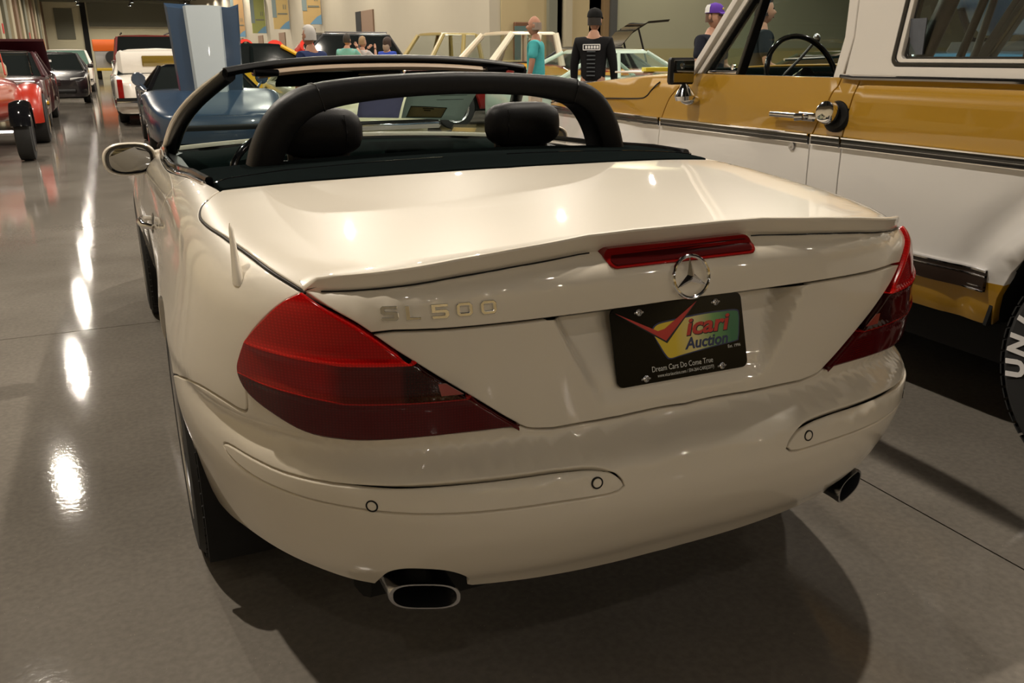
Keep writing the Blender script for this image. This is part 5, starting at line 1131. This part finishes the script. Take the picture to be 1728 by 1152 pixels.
MB().lathe([(.05, -.14), (.36, -.14), (.38, 0), (.36, .14), (.05, .14)], (.05, -1.35, 1.25), (0, 1, 0), 18).build('spare_wheel', M['rubber'], r, world=False)
MB().box((-.9, -1.4, .50), (.9, -1.2, .66), .02).build('bumper', mat('yellow_bumper', (.5, .33, .02), .5), r, world=False)
r = root('vintage_car', 'small bright red car beside the orange-topped truck', 'car', (.55, 46.0, 0), PI)
gcar(r, paint('signal_red_paint', (.5, .02, .02)), [(-1.9, .85, .7), (-1, .95, .8), (0, .95, .8), (1, .95, .78), (1.8, .8, .7)], -1.2, 1.2, .33, .7, (-1.2, -.8, .1, .6, 1.40, .15), .25)
# yellow soft-top coupe seen side on
py_ = paint('yellow_paint', (.72, .42, .01)); r = root('coupe_car', 'yellow coupe with a black soft top to the right of the raised blue bonnet', 'car', (1.95, 16.6, 0), -PI / 2)
gcar(r, py_, [(-1.8, .98, .84), (-1.6, 1.08, .88), (-1, 1.12, .90), (0, 1.12, .90), (1.2, 1.08, .90), (2.0, .98, .86), (2.25, .8, .78)], -1.15, 1.35, .34, .76, (-1.35, -.75, .12, .75, 1.50, .18), .22, roof=M['softtop'], rnd=.2)
for s in (-1, 1): MB().tube([(s * .83, .78, 1.10), (s * .66, .12, 1.47)], .035, 8).build('yellow_pillar', py_, r, world=False); MB().box((s * .95 - .07, .55, 1.10), (s * .95 + .07, .65, 1.20), .02).build('door_mirror', py_, r, world=False)
# red hot rod with tilted panels
pr = paint('bright_red_paint', (.60, .035, .02)); r = root('hot_rod', 'bright red hot rod with its nose tilted up beyond the yellow coupe', 'car', (2.55, 20.9, 0), PI)
gcar(r, pr, [(-1.9, .8, .62), (-1.4, .98, .72), (-.4, 1.0, .70), (.4, .95, .55), (1.2, .90, .42), (1.6, .85, .38)], -1.2, 1.3, .36, .74, (-.9, -.7, -.2, .2, 1.36, .12), .3)
for s in (-1, 1): MB().tube([(s * .55, .7, 1.02), (s * .62, 1.3, 1.28), (s * .66, 1.75, 1.50)], [.20, .23, .16], 14).build('tilted_wing', pr, r, world=False); MB().lathe([(.10, 0), (.12, .05), (.10, .08), (.05, .06)], (s * .66, 1.86, 1.46), (0, 1, .3), 16).build('headlamp', M['chrome'], r, world=False)
MB().tube([(0, .6, 1.00), (0, 1.1, 1.2), (0, 1.6, 1.45)], [.24, .26, .2], 14).build('tilted_nose', pr, r, world=False); MB().box((-.25, .3, .9), (.25, 1.0, 1.12), .06).lathe([(.12, 0), (.14, .08), (.02, .12)], (0, .6, 1.12), (0, 0, 1), 14).build('engine', M['chrome'], r, world=False)
# dark wagon / topper
r = root('utility_vehicle', 'black off-road wagon with a silver roof rail behind the people at the cream wall', 'car', (5.5, 24.9, 0), PI / 2 + .06)
gcar(r, paint('charcoal_paint', (.03, .032, .035)), [(-1.5, 1.25, .9), (-1.2, 1.28, .95), (0, 1.28, .95), (1.2, 1.2, .93), (2.5, 1.1, .9), (2.7, .95, .86)], -.9, 1.7, .38, .8, (-1.42, -1.05, .85, 1.55, 1.88, .14), .35, rnd=.1)
for s in (-1, 1): MB().tube([(s * .70, -1.0, 1.90), (s * .70, .8, 1.90)], .028, 6).build('roof_rail', M['satin'], r, world=False)
# tan pickup and flamed pickup
pt = paint('tan_paint', (.34, .27, .10)); r = root('pickup_truck', 'tan yellow vintage pickup in front of the cream wall', 'truck', (6.75, 20.1, 0), PI / 2 + .1)
gcar(r, pt, [(-2.6, 1.15, .9), (-.75, 1.15, .95), (-.6, 1.18, .95), (.6, 1.2, .93), (1.4, 1.22, .88), (2.0, 1.16, .82), (2.3, .95, .75)], -1.5, 1.55, .38, .8, (-.62, -.55, .35, .75, 1.80, .12), .4, rnd=.25, glass=M['clear_glass'], pr=1.7)
MB().loft([[(x * k, y, 1.20 + .10 * (1 - x * x) * k) for x in np.linspace(-1, 1, 9)] for y, k in ((.75, .7), (1.3, .75), (1.8, .66), (2.2, .45))], False, False).build('bonnet', paint('lit_tan_paint', (.62, .50, .22)), r, world=False)  # same tan truck, its bonnet coloured yellower to paint in the light on it
pf_ = paint('flame_red_paint', (.20, .012, .010)); nt = pf_.node_tree; bb = nt.nodes['Principled BSDF']; tc = nt.nodes.new('ShaderNodeTexCoord'); mp = nt.nodes.new('ShaderNodeMapping'); mp.inputs['Scale'].default_value = (1, .8, 2.6); nn_ = nt.nodes.new('ShaderNodeTexNoise'); nn_.inputs['Scale'].default_value = 1.6; cr = nt.nodes.new('ShaderNodeValToRGB'); cr.color_ramp.elements[0].position = .52; cr.color_ramp.elements[0].color = (.22, .012, .010, 1); cr.color_ramp.elements[1].position = .56; cr.color_ramp.elements[1].color = (.55, .28, .02, 1)
nt.links.new(tc.outputs['Object'], mp.inputs[0]); nt.links.new(mp.outputs[0], nn_.inputs['Vector']); nt.links.new(nn_.outputs['Fac'], cr.inputs[0]); nt.links.new(cr.outputs[0], bb.inputs['Base Color'])
r = root('pickup_truck', 'red flamed vintage pickup with a cream roof behind the man in the turquoise shirt', 'truck', (6.3, 14.9, 0), PI / 2)
gcar(r, pf_, [(-2.7, 1.0, .9), (-.75, 1.02, .95), (-.6, 1.10, .95), (.6, 1.15, .93), (1.5, 1.12, .88), (2.2, 1.0, .8), (2.35, .85, .75)], -1.5, 1.55, .38, .8, (-.62, -.55, .35, .85, 1.70, .14), .35, rnd=.25, roof=paint('cream_roof_paint', (.72, .66, .52)), glass=M['clear_glass'], pr=1.9)
# dark hatchback with its tailgate up
r = root('hatchback_car', 'black hatchback with its tailgate raised between the two standing men', 'car', (8.9, 17.2, 0), PI / 2 - .2)
gcar(r, pk, [(-1.9, 1.0, .8), (-1, 1.05, .86), (0, 1.0, .88), (1.2, .92, .86), (1.9, .7, .76)], -1.2, 1.25, .33, .76, (-1.5, -.9, .2, .9, 1.45, .16), .2, rnd=.2)
MB().loft([[(x, y, z) for x in (-.62, .62)] + [(x, y - .03, z + .05) for x in (.62, -.62)] for y, z in ((-.85, 1.45), (-1.1, 1.72), (-1.45, 1.93), (-1.95, 1.97))], True, True).build('raised_tailgate', M['black_gloss'], r, world=False)
for s in (-1, 1): MB().tube([(s * .6, -1.5, 1.02), (s * .58, -1.25, 1.85)], .022, 6).build('gas_strut', M['black_plastic'], r, world=False)
# mint coupe and dark green car behind the mustard truck bonnet
pg = paint('mint_paint', (.46, .58, .50)); r = root('coupe_car', 'pale mint coupe behind the man in the black shirt', 'car', (6.7, 11.9, 0), -PI / 2)
gcar(r, pg, [(-1.95, .85, .84), (-1.8, .93, .90), (-1, .96, .93), (0, .94, .93), (1.2, .92, .92), (2.2, .86, .88), (2.4, .72, .8)], -1.15, 1.5, .34, .78, (-1.35, -.55, .30, 1.0, 1.36, .2), .22, rnd=.15, glass=M['clear_glass'])
r = root('saloon_car', 'low dark green car at the right end of the mint coupe', 'car', (8.2, 8.4, 0), PI / 2)
gcar(r, paint('dark_green_paint', (.018, .035, .018)), [(-2.2, .85, .8), (-1.9, .98, .88), (-.8, 1.0, .92), (.6, .98, .92), (1.6, 1.04, .90), (2.2, .98, .85), (2.35, .8, .8)], -1.35, 1.4, .34, .78, (-1.4, -.9, .1, .7, 1.30, .2), .22, rnd=.2)
# blue pickup with its bonnet up, seen through the truck's windows
pbl = paint('sky_blue_paint', (.06, .20, .36)); r = root('pickup_truck', 'bright blue pickup with its bonnet up, seen through the side window of the mustard truck', 'truck', (6.6, 3.4, 0), PI / 2 + .05)
gcar(r, pbl, [(-2.6, 1.2, .9), (-.75, 1.22, .95), (-.5, 1.25, .95), (.8, 1.30, .93), (1.5, 1.29, .92), (2.3, 1.26, .88), (2.45, 1.0, .8)], -1.5, 1.55, .38, .8, (-.62, -.55, .3, .75, 1.85, .14), .4, rnd=.25)
MB().loft([[(-.85, .78 + 1.05 * t, 1.42 + .62 * t), (-.85, .76 + 1.05 * t, 1.48 + .62 * t), (.85, .76 + 1.05 * t, 1.48 + .62 * t), (.85, .78 + 1.05 * t, 1.42 + .62 * t)] for t in (0, .33, .66, 1)], True, True).build('raised_bonnet', pbl, r, True, .4, world=False)
for s in (-1, 1): MB().tube([(s * .78, .9, 1.25), (s * .8, 1.15, 1.62)], .03, 6).box((s * .75 - .05, .75, 1.26), (s * .75 + .05, 1.1, 1.40), .02).build('bonnet_hinge', M['black_plastic'], r, world=False)
MB().box((-.35, 1.0, 1.2), (.35, 1.9, 1.36), .06).build('engine', M['black_plastic'], r, world=False)
# cream car seen low through the convertible's windscreen
r = root('coupe_car', 'cream coupe with black stripes seen through the windscreen beyond the roll bar', 'car', (2.24, 12.6, 0), PI)
gcar(r, paint('cream_car_paint', (.62, .60, .42)), [(-2.2, .85, .74), (-1.9, .92, .80), (-.8, .92, .82), (.6, .88, .82), (1.6, .84, .80), (2.2, .76, .75), (2.35, .6, .7)], -1.35, 1.4, .34, .70, (-1.4, -.8, .0, .6, 1.22, .2), .2, rnd=.2)
for x in (-.16, .16): MB().box((x - .04, .7, .885), (x + .04, 1.5, .905), .002).build('bonnet_stripe', M['black_gloss'], r, world=False)
bumper(r, 2.40, .42, .85, M['chrome'])
# red roadster on the left
po = paint('orange_red_paint', (.42, .028, .012)); r = root('hot_rod', 'orange-red open roadster with black front mudguard at the left edge', 'car', (-2.80, 13.55, 0), PI)
b_ = MB(); rg = []
for y, z0, z1, w in ((1.95, .42, .80, .20), (1.85, .38, .95, .27), (1.3, .40, 1.02, .34), (.6, .40, 1.06, .42), (.1, .38, 1.10, .56), (-.5, .36, 1.06, .64), (-1.1, .36, 1.02, .66), (-1.7, .40, .90, .60), (-2.1, .50, .70, .45)):
    rg.append([(w * math.copysign(abs(math.cos(t)) ** .6, math.cos(t)), y, (z0 + z1) / 2 + (z1 - z0) / 2 * math.copysign(abs(math.sin(t)) ** .7, math.sin(t))) for t in np.linspace(0, 2 * PI, 25)[:-1]])
b_.loft(rg, True, True).build('body', po, r, True, .9, world=False)
for s in (-1, 1):
    g_ = MB(); g_.loft([[(s * (.60 + dx), -1.25 + (R2) * math.cos(a), .40 + R2 * math.sin(a)) for dx, R2 in ((0, .50), (.10, .53), (.24, .50), (.30, .44), (.30, .40), (.0, .40))] for a in np.linspace(math.radians(-8), math.radians(188), 15)], True, True); g_.build('rear_mudguard', po, r, True, .8, world=False)
    g_ = MB(); g_.loft([[(s * (.66 + dx), 1.5 + R2 * math.cos(a), .36 + R2 * math.sin(a)) for dx, R2 in ((0, .38), (.08, .41), (.18, .41), (.24, .38), (.24, .365), (.0, .365))] for a in np.linspace(math.radians(15), math.radians(175), 13)], True, True); g_.build('front_mudguard', M['black_gloss'], r, True, .8, world=False)
    for yc, rad, w_, xx in ((1.5, .34, .20, .78), (-1.25, .38, .26, .80)):
        c = (s * xx, yc, rad); to = MB().lathe([(rad * .66, -w_ * .46), (rad * .84, -w_ * .5), (rad * .97, -w_ * .44), (rad, -w_ * .2), (rad, w_ * .2), (rad * .97, w_ * .44), (rad * .84, w_ * .5), (rad * .66, w_ * .46)], c, (s, 0, 0), 28, True).build('wheel', M['rubber'], r, True, .6, False)
        MB().lathe([(rad * .66, w_ * .44), (rad * .68, w_ * .51), (rad * .5, w_ * .4), (.001, w_ * .45)], c, (s, 0, 0), 20, True).build('rim', M['satin'], to, True, .5, False)
    MB().tube([(s * .3, 1.5, .36), (s * .7, 1.5, .36)], .03, 8).build('axle', M['satin'], r, world=False)
    MB().lathe([(.08, -.05), (.10, 0), (.09, .03), (.001, .05)], (s * .42, 1.75, .80), (0, 1, 0), 16).build('headlamp', M['chrome'], r, world=False)
MB().tube([(-.56, .12, 1.06), (-.52, -.05, 1.36), (.52, -.05, 1.36), (.56, .12, 1.06)], .016, 8).build('windscreen_frame', po, r, world=False); MB().loft([[(-.54, .11, 1.08), (.54, .11, 1.08)], [(-.51, -.045, 1.35), (.51, -.045, 1.35)]], False, False).build('windscreen', M['glass'], r, world=False)
MB().tube([(.25 + .17 * math.cos(t), -.35 + .04 * math.sin(t), 1.18 + .16 * math.sin(t)) for t in np.linspace(0, 2 * PI, 25)[:-1]], .013, 6, loop=True).build('steering_wheel', M['black_plastic'], r, world=False)
MB().box((-.5, -.95, 1.0), (.5, -.80, 1.22), .05).build('seat_back', mat('cream_seat', (.45, .38, .26), .6), r, world=False)
MB().box((.40, 1.40, .50), (.58, 1.41, .58), .003).build('show_tag', M['paper_white'], r, world=False)

# ------------------------------------------------------------------ people
M['skin'] = mat('skin', (.42, .23, .155), .55, spec=.3); M['skin_tan'] = mat('tanned_skin', (.34, .17, .11), .55, spec=.3)
def cloth(n, c): return noise_mat(mat(n, c, .85, spec=.2), 25, .12)
def skinned(name, verts, edges, radii, material, par, rootv=0, sub=2):
    me = bpy.data.meshes.new(name); me.from_pydata(verts, edges, []); o = bpy.data.objects.new(name + '_t', me); COL.objects.link(o)
    o.modifiers.new('k', 'SKIN'); sv = me.skin_vertices[0].data
    for i, rr in enumerate(radii): sv[i].radius = rr if isinstance(rr, (tuple, list)) else (rr, rr)
    for i in range(len(verts)): sv[i].use_root = (i == rootv)
    o.modifiers['k'].use_smooth_shade = True; s_ = o.modifiers.new('s', 'SUBSURF'); s_.levels = sub
    dg = bpy.context.evaluated_depsgraph_get(); dg.update(); m2 = bpy.data.meshes.new_from_object(o.evaluated_get(dg)); bpy.data.objects.remove(o)
    m2.name = name; m2.materials.clear(); m2.materials.append(material); smooth(m2)
    return ob(name, m2, par, None, False)
def person(label, loc, rz, H=1.78, shirt=(.1, .1, .1), pants=(.3, .25, .18), hair=(.05, .03, .02), skin=None, cap=None, arms='down', lean=0.0, long_sleeve=False, bald=False, fat=1.0, group=None, print_=False, long_hair=False):
    """local frame: faces +y"""
    r = root('person', label, 'person', loc, rz, group); S = H / 1.78; sk = skin or M['skin']; L = lean
    def v(x, y, z): return (x * S, (y + L * max(0, z - .95)) * S, z * S)
    hands = {'down': ((.24, .02, 1.16), (.25, .08, .90)), 'front': ((.27, .02, 1.14), (.12, .26, 1.06)), 'raised': ((.27, .16, 1.26), (.12, .30, 1.50)), 'hip': ((.30, -.06, 1.17), (.19, .06, 1.02))}[arms]
    V = [v(0, 0, .96), v(0, 0, 1.12), v(0, .01, 1.28), v(0, .0, 1.41), v(0, .005, 1.49), v(0, .01, 1.56)]; Rd = [(.15 * fat, .105 * fat), (.135 * fat, .10 * fat), (.150 * fat, .10), (.09, .075), (.056, .058), (.055, .055)]; E = [(0, 1), (1, 2), (2, 3), (3, 4), (4, 5)]
    for s in (-1, 1):
        b0 = len(V); e, h = hands; V += [v(s * .175, 0, 1.42), v(s * e[0], e[1], e[2]), v(s * h[0], h[1], h[2])]; Rd += [(.055, .055), (.042, .042), (.027, .027)]; E += [(3, b0), (b0, b0 + 1), (b0 + 1, b0 + 2)]
        b1 = len(V); V += [v(s * .09, 0, .86), v(s * .10, .02, .50), v(s * .10, -.01, .10), v(s * .11, .13, .05)]; Rd += [(.085, .085), (.06, .06), (.045, .045), (.042, .035)]; E += [(0, b1), (b1, b1 + 1), (b1 + 1, b1 + 2), (b1 + 2, b1 + 3)]
    body = skinned('body', V, E, [(a * S, b * S) for a, b in Rd], sk, r)
    # hands: palm, four fingers, thumb
    for s in (-1, 1):
        e, h = Vector(v(s * hands[0][0], *hands[0][1:])), Vector(v(s * hands[1][0], *hands[1][1:])); d = (h - e).normalized(); sd = d.cross(Vector((0, 1, 0.2))).normalized(); HV = [h, h + d * .075 * S]; HR = [.024, .026]; HE = [(0, 1)]
        nrmv = d.cross(sd)
        for k, fl_ in enumerate((.062, .072, .068, .052)):
            b0 = len(HV); base = h + d * .085 * S + sd * (k - 1.5) * .019 * S; HV += [base, base + d * fl_ * .55 * S, base + (d * fl_ * .85 + nrmv * .02 * s) * S]; HR += [.010, .009, .007]; HE += [(1, b0), (b0, b0 + 1), (b0 + 1, b0 + 2)]
        b0 = len(HV); HV += [h + d * .025 * S + sd * .03 * S * -s, h + d * .06 * S + sd * .048 * S * -s]; HR += [.011, .009]; HE += [(0, b0), (b0, b0 + 1)]
        skinned('hand', [tuple(p) for p in HV], HE, [(q * S, q * S) for q in HR], sk, r, 0, 1)
    # head with face
    hc = Vector(v(0, .025, 1.655)); hm = MB(); rg = []
    for j in range(15):
        t = j / 14; z = -.125 + .245 * t; k = math.sin(PI * min(1, max(0.02, (t * .96 + .03)))) ** .55
        wx_ = .076 * k * (.80 + .25 * t if t < .6 else .95); wy = .096 * k * (.86 + .2 * t if t < .6 else .98); row = []
        for i in range(20):
            a = 2 * PI * i / 20; x, y = wx_ * math.cos(a), wy * math.sin(a) + (.012 if t < .45 else 0)
            f_ = max(0, math.sin(a)) ** 6
            y += f_ * (.020 * math.exp(-((z + .018) / .022) ** 2) * (abs(math.cos(a)) < .28) + .008 * math.exp(-((z + .098) / .016) ** 2) - .010 * math.exp(-((z - .018) / .014) ** 2) + .004 * math.exp(-((z + .062) / .010) ** 2))
            row.append((hc.x + x * S, hc.y + y * S, hc.z + z * S))
        rg.append(row)
    hm.loft(rg, True, True)
    hm.ball((hc.x, hc.y + .100 * S, hc.z - .022 * S), (.013 * S, .016 * S, .022 * S), 8, 6)
    for s in (-1, 1): hm.ball((hc.x + s * .078 * S, hc.y - .004 * S, hc.z - .005 * S), (.009 * S, .018 * S, .030 * S), 8, 6)
    hd_ = hm.build('head', sk, r, True, 1.4, False)
    for s in (-1, 1): MB().ball((hc.x + s * .030 * S, hc.y + .080 * S, hc.z + .014 * S), (.011 * S, .010 * S, .007 * S), 8, 6).build('eye', M['ink'], hd_, world=False)
    MB().ball((hc.x, hc.y + .092 * S, hc.z - .066 * S), (.024 * S, .008 * S, .006 * S), 8, 6).build('mouth', mat('lips', (.28, .09, .07), .5), hd_, world=False)
    if not cap or True:
        hr = MB(); rg = []; lo = -.09 if long_hair else -.055
        for j in range(9):
            t = j / 8; z = lo + (.135 - lo) * t; k = (1 - max(0, (z - .0) / .137) ** 2.3) ** .5 if z > 0 else 1; k = max(k, .04); row = []
            for i in range(20):
                a = 2 * PI * i / 20; fr_k = math.sin(a); cut_ = .0
                if fr_k > .2 and z < .065: cut_ = .030
                hx = (.083 + (.02 if long_hair else 0)) * k - (cut_ * .6); hy = (.101 + (.015 if long_hair else 0)) * k - cut_; row.append((hc.x + hx * math.cos(a) * S, hc.y + hy * math.sin(a) * S, hc.z + z * S * (.93 if bald and z > .06 else 1)))
            rg.append(row)
        if bald: rg = rg[:5]
        hr.loft(rg, True, True); hr.build('hair', mat('hair', hair, .7), r, True, 1.2, False)
    if long_hair: MB().ball((hc.x, hc.y - .06 * S, hc.z - .09 * S), (.09 * S, .06 * S, .12 * S)).build('long_hair', bpy.data.materials['hair'], r, world=False)
    if cap:
        cm = MB(); rg = []
        for j in range(8):
            t = j / 7; z = .035 + .108 * t; k = max(.05, (1 - t ** 2.6) ** .5); rg.append([(hc.x + .090 * k * math.cos(a) * S, hc.y + .108 * k * math.sin(a) * S, hc.z + z * S) for a in np.linspace(0, 2 * PI, 21)[:-1]])
        cm.loft(rg, True, True); c_ = cm.build('cap', cloth('cap_cloth', cap[0]), r, True, 1.2, False); sgn = cap[1]
        MB().loft([[(hc.x + x * .075 * S, hc.y + sgn * (.095 + d * .07 * (1 - x * x * .5)) * S, hc.z + (.042 - .018 * d + h_) * S) for x in np.linspace(-1, 1, 9)] for d, h_ in ((0, .004), (1, .004), (1, -.004), (0, -.004))], False, False).build('cap_peak', bpy.data.materials[c_.data.materials[0].name], c_, world=False)
        if len(cap) > 2: MB().loft([[(hc.x + .0925 * k * math.cos(a) * S, hc.y + .111 * k * math.sin(a) * S, hc.z + z * S) for a in np.linspace(-PI * .98, -PI * .02, 12)] for z, k in ((.04, 1), (.09, .96), (.12, .80))], False, False).build('cap_mesh', cloth('cap_mesh', cap[2]), c_, world=False)
        if len(cap) > 3 or cap[0][0] < .05: MB().ball((hc.x, hc.y + .105 * S, hc.z + .075 * S), (.018 * S, .006 * S, .014 * S), 8, 6).build('cap_badge', mat('gold_thread', (.45, .33, .08), .5), c_, world=False)
    # shirt
    sV = [v(0, 0, .90), v(0, 0, 1.10), v(0, .01, 1.28), v(0, .0, 1.42), v(0, .0, 1.485)]; sR = [(.172 * fat, .13 * fat), (.16 * fat, .125 * fat), (.178 * fat, .125), (.150, .118), (.083, .083)]; sE = [(0, 1), (1, 2), (2, 3), (3, 4)]
    for s in (-1, 1):
        e, h = hands; b0 = len(sV); sV += [v(s * .18, 0, 1.415)]; sR += [(.075, .075)]; sE += [(3, b0)]
        if long_sleeve: sV += [v(s * e[0], e[1], e[2]), v(s * (h[0] * .85 + e[0] * .15), h[1] * .85 + e[1] * .15, h[2] * .85 + e[2] * .15)]; sR += [(.056, .056), (.042, .042)]; sE += [(b0, b0 + 1), (b0 + 1, b0 + 2)]
        else: sV += [v(s * (.18 * .2 + e[0] * .8), e[1] * .8, 1.395 * .2 + e[2] * .8)]; sR += [(.066, .066)]; sE += [(b0, b0 + 1)]
    sh_ = skinned('shirt', sV, sE, [(a * S, b * S) for a, b in sR], cloth('shirt_cloth', shirt), r)
    pV = [v(0, 0, .98), v(0, 0, .90)]; pR = [(.158 * fat, .118 * fat), (.165 * fat, .125 * fat)]; pE = [(0, 1)]
    for s in (-1, 1): b0 = len(pV); pV += [v(s * .095, 0, .82), v(s * .10, .02, .50), v(s * .105, -.01, .10)]; pR += [(.100, .105), (.078, .078), (.07, .07)]; pE += [(1, b0), (b0, b0 + 1), (b0 + 1, b0 + 2)]
    skinned('trousers', pV, pE, [(a * S, b * S) for a, b in pR], cloth('trouser_cloth', pants), r)
    MB().lathe([(.150 * fat * S, -.018 * S), (.158 * fat * S, 0), (.150 * fat * S, .018 * S)], v(0, 0, .955), (0, 0, 1), 20, False).build('belt', M['brown_trim'], r, world=False)
    for s in (-1, 1): MB().loft([[(s * .11 * S + a * .045 * S * k, y * S, h_ * S) for a, h_ in ((-1, .0), (-1, .03), (-.6, hh), (.6, hh), (1, .03), (1, 0))] for y, k, hh in ((-.09, .7, .10), (-.02, .9, .11), (.08, 1.05, .075), (.17, .85, .05), (.20, .4, .035))], True, True).build('shoe', M['black_plastic'], r, True, .8, False)
    if print_:
        for k, (w_, h_, zz) in enumerate(((.20, .010, 1.385), (.20, .010, 1.325), (.010, .06, 1.355), (.010, .06, 1.355))):
            xx = 0 if k < 2 else (-.10 if k == 2 else .10); MB().box(((xx - w_ / 2) * S, (-.118) * S, (zz - h_ / 2) * S), ((xx + w_ / 2) * S, -.108 * S, (zz + h_ / 2) * S)).build('shirt_print', M['paper_white'], sh_, False, world=False)
        for k in range(5): MB().box(((-.075 + k * .034) * S, -.120 * S, 1.338 * S), ((-.075 + k * .034 + .024) * S, -.112 * S, 1.372 * S)).build('shirt_print', M['paper_white'], sh_, False, world=False)
        for k in range(7): MB().box((-.05 * S, -.130 * S, (1.30 - k * .045) * S), (.05 * S, -.122 * S, (1.312 - k * .045) * S)).build('shirt_print', mat('faded_print', (.08, .09, .10), .8), sh_, False, world=False)
    return r
person('bald man in a turquoise shirt and pale trousers, seen from behind with head turned left', (4.50, 10.15, 0), math.radians(55), 1.79, (.06, .34, .36), (.50, .42, .33), (.26, .20, .16), M['skin_tan'], bald=True, fat=1.08)
person('man in a black cap and black printed long-sleeved T-shirt', (4.45, 8.45, 0), math.radians(-42), 1.80, (.008, .008, .009), (.02, .02, .025), (.02, .015, .012), cap=((.008, .008, .008), 1), long_sleeve=True, print_=True)
person('man in a purple and white cap and navy T-shirt looking down', (5.20, 7.15, 0), math.radians(-160), 1.80, (.012, .014, .022), (.03, .03, .05), (.10, .05, .03), cap=((.10, .04, .30), 1, (.6, .6, .6), 1), arms='front', fat=1.2)
person('dark-haired man in a dark shirt framed by the windscreen of the mustard truck', (5.30, 6.45, 0), math.radians(-115), 1.84, (.02, .025, .03), (.03, .03, .04), (.03, .02, .015), arms='front', fat=1.1)
person('grey-haired man in a dark blue checked shirt seen over the header of the ivory convertible', (1.30, 9.6, 0), math.radians(35), 1.63, (.015, .025, .08), (.05, .05, .06), (.42, .40, .38), M['skin_tan'], fat=1.25)
person('man in an aqua T-shirt standing near the black wagon', (3.75, 17.75, 0), math.radians(-35), 1.72, (.14, .34, .30), (.05, .05, .08), (.02, .015, .01), arms='raised', fat=1.1)
person('man in a pale patterned shirt raising both hands beside the man in aqua', (4.18, 18.15, 0), math.radians(-60), 1.68, (.35, .33, .32), (.05, .05, .08), (.25, .16, .08), arms='raised')
person('dark-haired woman in a royal blue top beside the man in the pale patterned shirt', (4.62, 17.75, 0), math.radians(-50), 1.66, (.03, .06, .34), (.03, .03, .05), (.03, .015, .01), long_hair=True)
